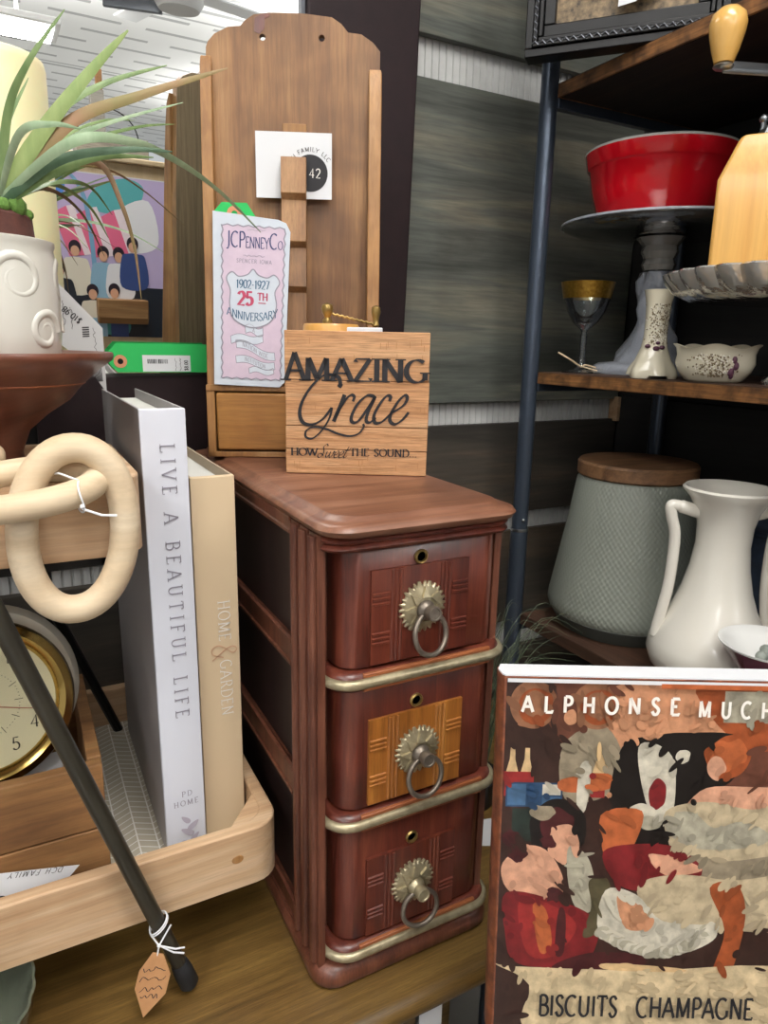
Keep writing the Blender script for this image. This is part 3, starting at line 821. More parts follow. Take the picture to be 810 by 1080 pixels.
# ------------------------------------------------------------------ booklet and its green tag
def booklet():
    a = radians(-24)
    t = thing('anniversary_booklet', 'tall pale printed anniversary booklet leaning on the rack, green tag behind', 'booklet', (.2075, .8085, 1.3495), rot=(radians(-4.5), radians(2.0), a))
    W, H = .0805, .188
    out = [(0, 0), (W - .006, .0), (W, .006), (W + .002, H - .015), (W - .003, H - .006), (W - .012, H - .003), (-.004, H + .002)]
    obj('cover', MB().prism(out, -.002, .002, 'xzy'), 'paper_booklet', t, bevel=.0005)
    fr = frame((0, -.002, 0), (1, 0, 0), (0, 0, 1), .0003)
    f2 = frame((0, -.002, 0), (1, 0, 0), (0, 0, 1), .0006); f3 = frame((0, -.002, 0), (1, 0, 0), (0, 0, 1), .0009)
    x0, x1, z0, z1 = .009, .0755, .0085, .176
    mb = MB(); mb.poly([fr(x0, z0), fr(x1, z0), fr(x1 + .001, z1), fr(x0 - .002, z1)]); obj('pink_panel', mb, 'booklet_pink', t, smooth=0)
    mb = MB()
    B = [(x0, z0), (x1, z0), (x1 + .001, z1), (x0 - .002, z1), (x0, z0)]
    for i in range(4):
        (ax, az), (bx, bz) = B[i], B[i + 1]; n = 12 if i % 2 == 0 else 30
        ribbon(mb, [(ax + (bx - ax) * k / n + (.0009 if k % 2 else -.0009) * (i % 2), az + (bz - az) * k / n + (.0009 if k % 2 else -.0009) * (1 - i % 2)) for k in range(n + 1)], f2, .0016, .0012)
    obj('border', mb, 'ink_grey', t, smooth=0)
    mb = MB()
    def fit(q, u0, u1, v, h, **k):
        k['xs'] = (u1 - u0) / text_width(list(q), h, .06, 1.0); text(mb, q, u0, v, h, f2, sp=.06, thick=.14, thin=.065, **k)
    fit('JCP', .0115, .0325, .153, .0165, serif=.12); fit('ENNEY', .0332, .0590, .153, .0115, serif=.14)
    fit('C', .0600, .0685, .153, .0165, serif=0); fit('O.', .0692, .0762, .153, .009, serif=0)
    obj('title', mb, 'ink_navy', t, smooth=0)
    mb = MB(); text(mb, 'SPENCER IOWA', .043, .1365, .0042, f2, .15, .08, .0, .25, .9, True); scribble(mb, f2, .031, .054, .1445, .002, .0006, 12, 3)
    scribble(mb, f2, .035, .055, .1722, .0015, .0005, 12, 4)
    obj('address', mb, 'ink_grey', t, smooth=0)
    sh = catmull([(.042, .130, 0), (.036, .124, 0), (.026, .1215, 0), (.0185, .126, 0), (.0125, .119, 0), (.017, .106, 0), (.0165, .09, 0), (.022, .074, 0), (.042, .066, 0), (.062, .073, 0), (.069, .09, 0), (.067, .106, 0), (.072, .117, 0), (.066, .125, 0), (.058, .1215, 0), (.048, .124, 0)], 5, True)
    mb = MB(); mb.poly([f2(p.x, p.y) for p in sh]); obj('shield', mb, 'paper_booklet', t, smooth=0)
    mb = MB(); ribbon(mb, sh + [sh[0]], f3, .0013, .0013)
    obj('shield_outline', mb, 'ink_grey', t, smooth=0)
    mb = MB(); text(mb, '1902-1927', .042, .109, .009, f3, .16, .07, .14, .04, .86, True); obj('dates', mb, 'ink_teal', t, smooth=0)
    mb = MB(); text(mb, '25', .0255, .0905, .0145, f3, .26, .12, .1, .06, 1.0); text(mb, 'TH', .0475, .0965, .008, f3, .2, .1, .14, .06); ribbon(mb, [(.0485, .0935), (.057, .0935)], f3, .001, .001)
    obj('number', mb, 'ink_rose', t, smooth=0)
    mb = MB(); s_ = 'ANNIVERSARY'; h = .0088; L = text_width(list(s_), h, .06, .84)
    text(mb, s_, .042 - L / 2, 0, h, None, .13, .06, .12, .06, .84, path=lambda u, y: f3(u, .0735 + y + 7.0 * (u - .042) ** 2))
    obj('word', mb, 'ink_teal', t, smooth=0)
    mb = MB()
    mw = MB()
    for k, (ux, uz, w, hh, sl) in enumerate(((.044, .063, .020, .0085, -.05), (.036, .053, .036, .0085, .10), (.046, .041, .044, .009, -.28), (.046, .027, .044, .008, -.12), (.053, .018, .028, .006, .05))):
        cur = [(ux + w * (q - .5), uz + sl * w * (q - .5) + .0022 * sin(q * 2 * pi)) for q in [i_ / 14 for i_ in range(15)]]
        top = [(a_, b_ + hh / 2) for a_, b_ in cur]; bot = [(a_ + .001, b_ - hh / 2) for a_, b_ in cur]
        mw.poly([fr(a_, b_) + Vector((0, -.0001, 0)) for a_, b_ in top + bot[::-1]])
        ribbon(mb, top, f2, .0006, .0006); ribbon(mb, bot, f2, .0006, .0006); ribbon(mb, [top[0], bot[0]], f2, .0006, .0006); ribbon(mb, [top[-1], bot[-1]], f2, .0006, .0006)
        if k in (0, 2, 3):
            wd = {0: 'A', 2: 'NATION WIDE', 3: 'INSTITUTION'}[k]; hh2 = hh * .55; L = text_width(list(wd), hh2, .12, .72)
            text(mb, wd, ux - L / 2, 0, hh2, None, .12, .07, 0, .12, .72, path=lambda u, y, ux=ux, uz=uz, w=w, sl=sl, hh2=hh2: f2(u, uz - hh2 / 2 + y + sl * (u - ux) + .0022 * sin(((u - ux) / w + .5) * 2 * pi)))
    obj('banner_paper', mw, 'paper_booklet', t, smooth=0)
    obj('banner_scroll', mb, 'ink_grey', t, smooth=0)
booklet()

def tag_card(name, label, loc, rotz, W, H, rot=None):
    t = thing(name, label, 'tag', loc, rotz, rot=rot)
    c = H * .3
    obj('card', MB().prism([(0, c), (c * .9, 0), (W, 0), (W, H), (c * .9, H), (0, H - c)], -.0004, .0004, 'xzy'), 'tag_green', t)
    return t
t = thing('price_tag', 'green price tag standing up behind the anniversary booklet', 'tag', (.2095 + .4067 * .0172, .8145 + .9135 * .0172, 1.512), radians(-24))
obj('card', MB().prism([(0, 0), (.050, 0), (.050, .023), (.040, .038), (.012, .038), (0, .025)], .0, .0008, 'xzy'), 'tag_green', t)
mb = MB(); mb.lathe([(.0035, 0), (.0085, 0), (.0085, .0006), (.0035, .0006)], 24, cap=False); mb.xf(Matrix.Translation((.026, -.0004, .026)) @ Matrix.Rotation(radians(90), 4, 'X'))
obj('reinforcement_ring', mb, 'tag_ring', t)

t = tag_card('price_tag', 'green price tag with barcode sticker standing on the mirror frame ledge', (.1095, .935, 1.3575), 0, .124, .036, rot=(radians(-3), 0, 0))
mb = MB(); mb.lathe([(.0035, 0), (.008, 0), (.008, .0006), (.0035, .0006)], 24, cap=False); mb.xf(Matrix.Translation((.0135, -.0005, .0135)) @ Matrix.Rotation(radians(90), 4, 'X')); obj('reinforcement_ring', mb, 'tag_ring', t)
mb = MB(); mb.lathe([(.0036, 0), (.0001, 0)], 16); mb.xf(Matrix.Translation((.0135, -.0007, .0135)) @ Matrix.Rotation(radians(90), 4, 'X')); obj('hole', mb, 'hole_black', t)
fr = frame((0, -.0005, 0), (1, 0, 0), (0, 0, 1), .0003); f2 = frame((0, -.0005, 0), (1, 0, 0), (0, 0, 1), .0005)
mb = MB(); mb.poly([fr(.040, .001), fr(.1, .001), fr(.1, .0215), fr(.040, .0215)]); obj('sticker', mb, 'paper_white', t, smooth=0)
mb = MB(); rr_ = random.Random(5); u = .046
while u < .071:
    w = rr_.choice((.0005, .0008, .0013)); mb.poly([f2(u, .011), f2(u + w, .011), f2(u + w, .0165), f2(u, .0165)]); u += w + rr_.choice((.0005, .0009))
obj('barcode', mb, 'ink_black', t, smooth=0)
mb = MB(); fv = frame((.0945, -.0005, .002), (0, 0, 1), (-1, 0, 0), .0005)
fv = lambda u, v: Vector((.093 + v, -.001, .0025 + u))
text(mb, '$8.00', 0, 0, .0045, lambda u, v: Vector((.0965 - v, -.001, .0025 + u)), .18, .14, 0, .1)
scribble(mb, lambda u, v: Vector((.087 - v, -.001, .002 + u)), 0, .016, 0, .002, .0006, 12, 8); scribble(mb, lambda u, v: Vector((.081 - v, -.001, .002 + u)), 0, .016, 0, .002, .0005, 12, 9)
obj('lettering', mb, 'ink_dark', t, smooth=0)

# ------------------------------------------------------------------ Amazing Grace sign
def sign():
    t = thing('wooden_sign', 'square wooden block sign reading Amazing Grace on the cabinet top', 'sign', (.2485, .684, 1.2642), radians(-30.2))
    W, H = .1478, .147; mb = MB(); r = random.Random(3)
    zs = [0, .026, .0505, .0975, .147]
    for i in range(4):
        dx = r.uniform(-.0006, .0006)
        mb.box(dx, W + dx, 0 + r.uniform(-.0003, .0003), .02, zs[i] + .0003, zs[i + 1] - .0003)
    obj('board', mb, 'sign_wood', t, bevel=.0008)
    fr = frame((0, -.0004, 0), (1, 0, 0), (0, 0, 1), .0004)
    mb = MB(); r = random.Random(9)                # faint printed music staves and cracks
    for k in range(26):
        z = r.uniform(.004, .144); u0 = r.uniform(0, W * .7); L = r.uniform(.015, .06)
        ribbon(mb, [(u0, z), (min(u0 + L, W - .001), z + r.uniform(-.0006, .0006))], fr, .00045, .00035)
    for k in range(30):
        u = r.uniform(.002, W - .003); z = r.choice((.136, .132, .122, .070, .012, .008, .020)) + r.uniform(-.002, .002)
        ribbon(mb, [(u, z - .003), (u, z + .003)], fr, .0005, .0004)
    obj('stave_print', mb, 'ink_faint', t, smooth=0)
    f2 = frame((0, -.0004, 0), (1, 0, 0), (0, 0, 1), .0008)
    mb = MB()
    def fit(q, u0, u1, v, h, **k):
        q = q if isinstance(q, list) else list(q); sp = k.get('sp', .08)
        k['xs'] = (u1 - u0) / text_width(q, h, sp, 1.0); text(mb, q, u0, v, h, f2, **k)
    fit('A', .0008, .0205, .0975, .0272, thick=.19, thin=.06, serif=.42, sp=.02)
    fit('MAZING', .0208, .1455, .0975, .0222, thick=.2, thin=.06, serif=.38, sp=.07)
    def script(q, th, tn, nib=35):
        q = [((x_ - 20) / 752 * .147, (667 + .032 * (x_ - 30) - y_) * .0001958, 0) for x_, y_ in q]
        ribbon(mb, catmull(q, 6), f2, th, tn, nib)
    script([(312, 206), (305, 165), (270, 148), (220, 152), (160, 205), (112, 280), (96, 345), (115, 395), (165, 405), (220, 375), (266, 318)], .0042, .0018)
    script([(268, 316), (255, 370), (215, 435), (165, 478), (128, 470), (132, 436), (175, 418), (240, 430), (300, 455), (360, 468), (410, 455), (436, 420), (432, 404)], .0026, .0014)
    script([(316, 192), (310, 202), (304, 212)], .0055, .004)
    script([(334, 250), (315, 300), (276, 390)], .0048, .003); script([(285, 365), (335, 282), (368, 252), (385, 262), (378, 286)], .0034, .0018)
    script([(492, 262), (452, 256), (402, 300), (371, 365), (378, 395), (412, 384), (470, 302), (496, 258)], .0040, .0018); script([(496, 262), (458, 345), (450, 388), (470, 396), (500, 372)], .0040, .0018)
    script([(570, 286), (575, 264), (555, 259), (520, 300), (490, 360), (497, 398), (532, 394), (580, 350)], .0040, .0018)
    script([(580, 350), (640, 312), (663, 276), (650, 256), (615, 290), (580, 350), (576, 390), (602, 407), (640, 384), (672, 345)], .0040, .0018)
    fit('HOW', .0055, .033, .0195, .0078, thick=.17, thin=.06, serif=.3, sp=.06)
    text(mb, ['s_S', 'w_', 'e_', 'e_', 't_'], .0325, .0180, .0140, f2, .085, .04, 0, -.03, .92, slant=.32, nib=40)
    fit('THE SOUND...', .0675, .1375, .0205, .0078, thick=.17, thin=.06, serif=.3, sp=.08)
    obj('lettering', mb, 'ink_black', t, smooth=0)
sign()
t = thing('price_card', 'white card edge showing above and behind the wooden sign', 'card', (.2655, .713, 1.345), radians(-30.2))
obj('card', MB().box(.023, .0975, -.001, .001, .0, .0705), 'paper_white', t, bevel=.001)
t = thing('pepper_mill', 'small pale wooden mill with twisted brass crank behind the sign', 'mill', (.312, .712, 1.2642))
obj('body', MB().lathe([(.001, 0), (.03, 0), (.03, .01), (.026, .03), (.027, .11), (.0305, .125), (.0305, .152), (.029, .1545), (.001, .155)], 40), 'grinder_wood', t)
obj('finial', MB().lathe([(.0055, .155), (.0055, .158), (.003, .161), (.0055, .166), (.0065, .170), (.0055, .174), (.001, .176)], 20, c=(-.008, -.008, 0)), 'brass', t)
tw = [(-.008 + .052 * k / 20, -.008 - .012 * k / 20, .166 - .011 * k / 20 + .0006 * (-1) ** k) for k in range(21)]
cr = obj('crank', MB().tube(tw, .0013, 8), 'brass', t)
obj('crank_knob', MB().lathe([(.002, -.004), (.004, -.002), (.003, .002), (.0035, .006), (.0052, .012), (.0045, .017), (.001, .019)], 18, c=(.044, -.020, .156)), 'brass', cr)

# ------------------------------------------------------------------ tiered tray
def tray_rim(mb, x0, x1, y0, y1, z0, h, th, r):
    o = rrect(x0, x1, y0, y1, r, 6); i = rrect(x0 + th, x1 - th, y0 + th, y1 - th, max(r - th * .3, .004), 6)
    mb.loft([ring3(o, z0), ring3(o, z0 + h), ring3(i, z0 + h), ring3(i, z0)], cap=False)
def tray():
    t = thing('tiered_tray', 'two tier pale wooden tray with black metal frame holding books', 'tray', (0, 0, 0))
    mb = MB(); tray_rim(mb, -.52, .1945, .5635, .925, .880, .062, .013, .026); mb.box(-.51, .184, .575, .915, .882, .891)
    # diagonal blocks in the right corners
    mb.prism([(.1825, .5755), (.146, .5755), (.1825, .620)], .89, .9405, 'xyz'); mb.prism([(.1825, .913), (.155, .913), (.1825, .885)], .89, .9405, 'xyz')
    lo = obj('lower_tier', mb, 'tray_wood', t, bevel=.0018)
    kb = MB().lathe([(.0045, 0), (.0042, .0004), (.0001, .0005)], 20); kb.xf(Matrix.Translation((.150, .5634, .913)) @ Matrix.Rotation(radians(90), 4, 'X') @ Matrix.Diagonal((1.3, 1, 1, 1)))
    obj('wood_knot', kb, 'rack_edge', lo, label='brown knot in the rim wood')
    obj('liner', MB().box(-.50, .181, .5785, .910, .8912, .8922), 'herringbone_liner', lo, smooth=0)
    mb = MB(); tray_rim(mb, -.45, .0845, .56, .775, 1.232, .062, .014, .026); mb.box(-.44, .075, .57, .765, 1.234, 1.243)
    obj('upper_tier', mb, 'tray_wood', t, bevel=.0018)
    mb = MB(); mb.box(-.44, .058, .572, .584, 1.2215, 1.232); mb.box(-.44, .058, .748, .760, 1.2215, 1.232)
    mb.box(.05, .062, .572, .760, 1.2225, 1.232)
    for x in (-.43, .05): mb.box(x, x + .012, .584, .748, 1.2225, 1.232)
    mb.tube([(-.02, .754, 1.225), (.085, .895, .885)], .006, 8); mb.tube([(-.3, .754, 1.225), (-.4, .895, .885)], .006, 8)
    mb.tube([(-.40, .585, 1.225), (-.50, .585, .94)], .006, 8)
    obj('metal_frame', mb, 'iron_black', t, bevel=.0008)
    for x, y in ((-.45, .62), (-.45, .87), (.13, .87), (.05, .78)):
        obj('foot', MB().lathe([(.015, .80), (.018, .81), (.014, .84), (.017, .88)], 16, c=(x, y, 0)), 'iron_black', t)
tray()
t = thing('glass_dish', 'greenish pressed glass dish on the desk under the tray corner', 'dish', (-.108, .555, .80))
obj('dish_wall', MB().lathe([(.03, 0), (.045, .003), (.062, .02), (.074, .05), (.078, .072), (.076, .073), (.07, .052), (.058, .024), (.042, .008), (.001, .006)], 72, fn=lambda r, z, a: (r * (1 + (.02 * abs(sin(12 * a)) if r > .055 else 0)), z)), 'stand_glass', t)

# ------------------------------------------------------------------ the two upright books on the tray
def book(name, label, x0, x1, y0, y1, z0, z1, cover, sidem, lean=0):
    t = thing(name, label, 'book', (x0, y0, z0), 0, rot=(0, radians(lean), 0))
    w, d, h = x1 - x0, y1 - y0, z1 - z0; c = .0022
    mb = MB(); sp = []
    for k in range(7):
        f = k / 6; sp.append((w * f, -.0015 * sin(pi * f)))
    sp += [(w, .006), (0, .006)]
    mb.prism(sp, 0, h, 'xyz'); obj('spine', mb, cover, t, bevel=.0008)
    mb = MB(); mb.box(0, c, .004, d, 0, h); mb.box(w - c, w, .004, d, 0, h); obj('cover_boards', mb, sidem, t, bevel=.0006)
    obj('page_block', MB().box(c, w - c, .006, d - .004, .003, h - .011), 'pages', t)
    return t, w, h
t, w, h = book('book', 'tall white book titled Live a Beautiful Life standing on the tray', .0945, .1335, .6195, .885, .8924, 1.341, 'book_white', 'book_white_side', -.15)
fr = frame((0, -.0018, 0), (1, 0, 0), (0, 0, 1), .0003)
mb = MB(); fs = lambda u, v: fr(w * .40 + v, h - .031 - u)
text(mb, 'LIVE A BEAUTIFUL LIFE', 0, 0, .0122, fs, .11, .055, .3, .52, 1.0)
obj('title', mb, 'ink_grey', t, smooth=0)
mb = MB(); text(mb, 'PD', w * .55, .0665, .0058, fr, .12, .06, .2, .35, 1, True); text(mb, 'HOME', w * .52, .0565, .0058, fr, .12, .06, .2, .35, 1, True)
obj('publisher', mb, 'ink_grey', t, smooth=0)
mb = MB()
for (u, v, a, s) in ((.019, .040, 2.3, .006), (.026, .032, .7, .007), (.020, .026, 2.5, .0075), (.027, .018, .8, .006), (.020, .013, 2.6, .007), (.023, .005, .7, .006)):
    q = []
    for k in range(12):
        b_ = 2 * pi * k / 12; lx = s * cos(b_); ly = s * .42 * sin(b_) * (1 - .4 * cos(b_)); q.append(fr(u + lx * cos(a) - ly * sin(a), v + lx * sin(a) + ly * cos(a)))
    mb.poly(q)
obj('leaf_print', mb, 'ink_soft', t, smooth=0)
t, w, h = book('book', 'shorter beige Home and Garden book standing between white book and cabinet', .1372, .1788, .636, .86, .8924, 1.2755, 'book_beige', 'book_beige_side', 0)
fr = frame((0, -.0018, 0), (1, 0, 0), (0, 0, 1), .0003); f2 = frame((0, -.0018, 0), (1, 0, 0), (0, 0, 1), .0006)
mb = MB(); text(mb, 'HOME', 0, 0, .0115, lambda u, v: fr(w * .50 + v, .259 - u), .1, .05, .24, .22, .98); obj('title_word', mb, 'ink_white', t, smooth=0); mb = MB(); text(mb, 'GARDEN', 0, 0, .0115, lambda u, v: fr(w * .5 + v, .196 - u), .1, .05, .24, .22, .98)
obj('title_word', mb, 'ink_white', t, smooth=0)
mb = MB(); text(mb, '&', 0, 0, .026, lambda u, v: f2(w * .30 + v, .214 - u), .06, .03, 0, 0, .9)
obj('ampersand', mb, 'ink_tan', t, smooth=0)

# ------------------------------------------------------------------ crate with clock
t = thing('wooden_crate', 'low brown plank crate on the lower tray holding the clock', 'crate', (0, 0, .8924))
mb = MB()
mb.box(-.26, .0415, .6166, .6286, 0, .058); mb.box(-.26, .0412, .6168, .6286, .0595, .125)
mb.box(.0295, .0415, .6295, .80, 0, .127); mb.box(-.26, -.248, .6295, .80, 0, .127); mb.box(-.26, .0415, .80, .812, 0, .127); mb.box(-.248, .03, .6286, .80, .004, .012)
obj('crate_boards', mb, 'crate_wood', t, bevel=.0012)
t = thing('paper_box', 'white folded paper box in the crate under the clock', 'box', (0, 0, .9046))
obj('box_body', MB().prism([(-.19, 0), (.004, 0), (.010, .088), (-.19, .084)], .640, .70, 'xzy'), 'paper_white', t, bevel=.001)
def clock():
    c = Vector((-.0505, .668, 1.0735)); d = (Vector((0, 0, 1.40)) - c)
    d = Vector((d.x * .8, d.y, d.z * .55)).normalized()
    q = d.to_track_quat('Z', 'Y')
    t = thing('alarm_clock', 'round brass alarm clock with cream dial standing in the crate', 'clock', c, rot=q.to_euler())
    t.scale = (1.09, 1.09, 1.09)
    R_ = .0705
    obj('case', MB().lathe([(.02, -.03), (.058, -.028), (R_ - .002, -.012), (R_, 0), (R_ - .002, .006), (R_ - .008, .009), (R_ - .013, .006), (R_ - .0155, .002)], 64, cap=False), 'gold_bright', t)
    obj('rear_housing', MB().lathe([(.01, -.055), (.064, -.05), (.0745, -.042), (.0755, -.03), (.07, -.018), (.03, -.016)], 56, c=(.003, .006, 0)), 'clock_cream', t)
    obj('dial', MB().lathe([(.0565, .0005), (.0565, .002), (.0001, .002)], 56), 'clock_dial', t)
    obj('crystal_face', MB().lathe([(.0555, .0065), (.0001, .0095), (.0001, .0088), (.0555, .0058)], 56, cap=False), 'crystal_face', t)
    rot0 = radians(-1); fr = lambda u, v: Vector((u * cos(rot0) - v * sin(rot0), u * sin(rot0) + v * cos(rot0), .0024))
    mb = MB()
    for k in range(1, 13):
        a = pi / 2 - 2 * pi * k / 12; rad = .0425; s = str(k); hh = .0105
        text(mb, s, rad * cos(a), rad * sin(a) - hh / 2, hh, fr, .13, .06, .12, .05, 1, True)
    obj('numerals', mb, 'ink_dark', t, smooth=0)
    mb = MB()
    for k in range(60):
        a = 2 * pi * k / 60; r0, r1 = (.0235, .030) if k % 5 == 0 else (.027, .0278)
        ribbon(mb, [(r0 * cos(a), r0 * sin(a)), (r1 * cos(a), r1 * sin(a))], fr, .0005, .0005)
    obj('minute_track', mb, 'ink_dark', t, smooth=0)
    for nm, a, L, w_, m_, zz in (('hour_hand', radians(200), .024, .003, 'ink_dark', .0036), ('minute_hand', radians(160), .036, .0024, 'ink_dark', .0042), ('second_hand', radians(-16), .044, .0009, 'clock_red', .0048)):
        mb = MB(); mb.prism([(-.006, -w_ / 2), (L, -w_ / 4), (L, w_ / 4), (-.006, w_ / 2)], zz - .0002, zz + .0002, 'xyz'); mb.xf(Matrix.Rotation(a, 4, 'Z')); obj(nm, mb, m_, t)
clock()
t = thing('vendor_card', 'white card printed upside down leaning on the crate front in the tray', 'card', (0, .6145, .8925), rot=(radians(-12), 0, 0))
t.location = (0, .600, .8925)
obj('card', MB().prism([(-.09, -.0), (-.025, 0), (.014, .034), (-.09, .056)], .0, .0005, 'xzy'), 'paper_white', t)
mb = MB(); text(mb, 'DCH FAMILY', 0, 0, .0042, lambda u, v: Vector((.001 - u * 1.15 - v * .6, -.0004, .034 + .003 + u * .22 - v)), .12, .09, 0, .3)
obj('lettering', mb, 'ink_dark', t, smooth=0)
mb = MB(); mb.poly([Vector((-.052 + .007 * cos(a), -.0004, .022 + .006 * sin(a))) for a in [2 * pi * k / 24 for k in range(24)]]); obj('black_disc', mb, 'ink_black', t, smooth=0)

# ------------------------------------------------------------------ black cane with tag
t = thing('walking_cane', 'thin black cane slanting in front of the tray, rubber tip down', 'cane', (.0953, .5475, .80))
A_ = Vector((.0, 0, .010)); B_ = Vector((-.1885, .002, .62)); dd = (B_ - A_).normalized()
obj('shaft', MB().tube([A_ + dd * s for s in (.012, .15, .3, .432)], [.0068, .0071, .0074, .0077], 16), 'cane_black', t)
obj('rubber_tip', MB().tube([A_ + dd * s for s in (-.004, .0, .016, .026, .028)], [.0062, .0090, .0090, .0080, .0072], 20), 'rubber', t)
mb = MB(); c = A_ + dd * .074
sd = dd.cross(Vector((0, 1, 0))).normalized()
for off in (-.001, .0012):
    mb.tube([c + dd * (off + .010 * sin(a * .5)) + sd * (.0095 * cos(a)) + Vector((0, 1, 0)) * (.0095 * sin(a)) for a in [2 * pi * k / 20 for k in range(20)]], .0007, 6, closed=True)
kn = c + Vector((-.004, -.0098, -.008))
mb.tube([c + Vector((-.009, -.004, .0)), kn, kn + Vector((.014, .0, -.010)), kn + Vector((.022, .0, -.012))], .0008, 6); mb.tube([c + Vector((.008, -.006, .006)), kn, kn + Vector((.012, -.001, -.012)), kn + Vector((.021, -.001, -.017))], .0008, 6)
mb.sphere(kn, .0018); mb.tube([kn, kn + Vector((-.002, .001, -.012))], .0008, 6)
st = obj('tie_string', mb, 'string_white', t)
t2 = thing('price_tag', 'kraft paper tag with handwriting tied to the cane end', 'tag', (.0953, .5475 - .0102, .80) , 0)
t2.location = Vector((.0953, .5475, .80)) + kn + Vector((-.002, .0005, -.012)); t2.rotation_euler = (radians(-9), radians(12), radians(-25)); t2.scale = (1.2, 1.2, 1.26)
pts = [(-.004, .003), (.004, .003), (.012, -.011), (.0115, -.026), (-.001, -.0465), (-.0115, -.026), (-.011, -.012)]
obj('card', MB().prism(pts, -.0004, .0004, 'xzy'), 'tag_kraft', t2)
fr = frame((0, -.0004, 0), (1, 0, 0), (0, 0, 1), .0003); mb = MB()
for k, (z, w_) in enumerate(((-.009, .008), (-.016, .009), (-.023, .008), (-.030, .006))):
    scribble(mb, lambda u, v: fr(u, v + u * .3), -w_, w_, z, .005, .0006, 10, 40 + k)
obj('handwriting', mb, 'ink_dark', t2, smooth=0)

# ------------------------------------------------------------------ wooden link chain
def link(mb, c, hx, hy, r, ux, uy, n=56, p=2.12):
    c = Vector(c); ux = Vector(ux).normalized(); uy = Vector(uy).normalized(); P = []
    for k in range(n):
        a = 2 * pi * k / n; cc, ss = cos(a), sin(a)
        P.append(c + ux * (hx * math.copysign(abs(cc) ** (2 / p), cc)) + uy * (hy * math.copysign(abs(ss) ** (2 / p), ss)))
    mb.tube(P, r, 18, closed=True)
t = thing('wooden_chain', 'chunky pale wooden link chain draped over the upper tray rim', 'chain', (0, 0, 0))
mb = MB(); link(mb, (.0315, .543, 1.2605), .0350, .0615, .0109, (1, -.05, 0), (.06, 0, 1)); obj('link', mb, 'beech', t, smooth=80)
mb = MB(); link(mb, (-.0005, .5455, 1.294), .050, .0235, .0102, (1, .0, .10), (0, .93, .36)); obj('link', mb, 'beech', t, smooth=80)
mb = MB(); link(mb, (-.068, .590, 1.3115), .050, .022, .0095, (1, .1, 0), (-.1, .95, .12)); obj('link', mb, 'beech', t, smooth=80)
mb = MB(); cc_ = Vector((.036, .527, 1.289))
mb.tube([cc_ + Vector((.0015 * sin(a * 2), .0115 * cos(a), .0115 * sin(a))) for a in [2 * pi * k / 20 for k in range(20)]], .0007, 6, closed=True)
mb.tube([cc_ + Vector((0, -.010, -.007)), cc_ + Vector((.012, -.013, -.012)), cc_ + Vector((.022, -.014, -.013))], .0009, 6)
mb.tube([cc_ + Vector((0, 0, .0115)), cc_ + Vector((-.012, .01, .016)), cc_ + Vector((-.018, .02, .014))], .0008, 6); mb.sphere(cc_ + Vector((0, -.0115, -.005)), .0018)
obj('tie_string', mb, 'string_white', t)
t = thing('price_tag', 'small white price tag resting inside the wooden chain link', 'tag', (.036, .588, 1.310), rot=(radians(48), radians(-24), 0))
obj('card', MB().box(-.015, .016, -.008, .008, -.0006, .0006), 'paper_white', t, bevel=.0004)

# ------------------------------------------------------------------ brown pedestal dish, planter, plant, candle on the upper tier
PX, PY = -.023, .672
t = thing('pedestal_dish', 'glossy brown wooden pedestal dish under the white planter', 'dish', (PX, PY, 1.2432))
obj('dish_body', MB().lathe([(.001, .001), (.06, .001), (.062, .006), (.05, .014), (.03, .03), (.027, .06), (.034, .078), (.05, .092), (.068, .104), (.079, .117), (.0805, .1185), (.082, .1195), (.095, .131), (.1045, .138), (.1055, .1415), (.1045, .144), (.1, .1435), (.08, .134), (.001, .132)], 72), 'brown_glaze', t, smooth=45)
obj('seam_line', MB().lathe([(.0798, .1172), (.0812, .118), (.0812, .1192), (.0798, .12)], 72, cap=False), 'trim_orange', t)

def planter():
    t = thing('flower_pot', 'white ceramic pot with embossed scrolls on the brown pedestal dish', 'pot', (-.008, .655, 1.3755))
    prof = [(.001, 0), (.044, 0), (.047, .004), (.0495, .026), (.0505, .052), (.0495, .083), (.0482, .091), (.0495, .094), (.0495, .0965), (.046, .0975), (.0445, .093), (.044, .03), (.001, .02)]
    obj('pot_wall', MB().lathe(prof, 64), 'planter_white', t)
    mb = MB(); r = random.Random(2)
    def sp(a0, z0, s, flip):
        pts = []
        for k in range(34):
            q = k / 33; th = q * 4.2 * pi * .75; rr = s * (1 - q * .82)
            da = flip * rr * cos(th) / .05; dz = rr * sin(th)
            a = a0 + da; z = z0 + dz; rad = .0474 - .0012 * abs((z - .05) / .05)
            pts.append((rad * cos(a), rad * sin(a), z))
        mb.tube(pts, [.0048 * (1 - .45 * k / 33) for k in range(34)], 8)
    for k in range(6):
        a = -1.15 + k * pi / 3
        sp(a, .066, .019, 1 if k % 2 else -1); sp(a + .42, .028, .016, -1 if k % 2 else 1)
    obj('scroll_relief', mb, 'planter_white', t, smooth=80)
    obj('soil', MB().lathe([(.001, .08), (.042, .088), (.036, .098), (.035, .114), (.031, .117), (.001, .118)], 32), 'soil', t)
    mb = MB()
    for k in range(26):
        a = r.uniform(0, 2 * pi); rad = r.uniform(.018, .034); mb.sphere((rad * cos(a), rad * sin(a), .116 + r.uniform(0, .006)), r.uniform(.004, .008), 8, 5)
    obj('moss', mb, 'moss', t)
planter()
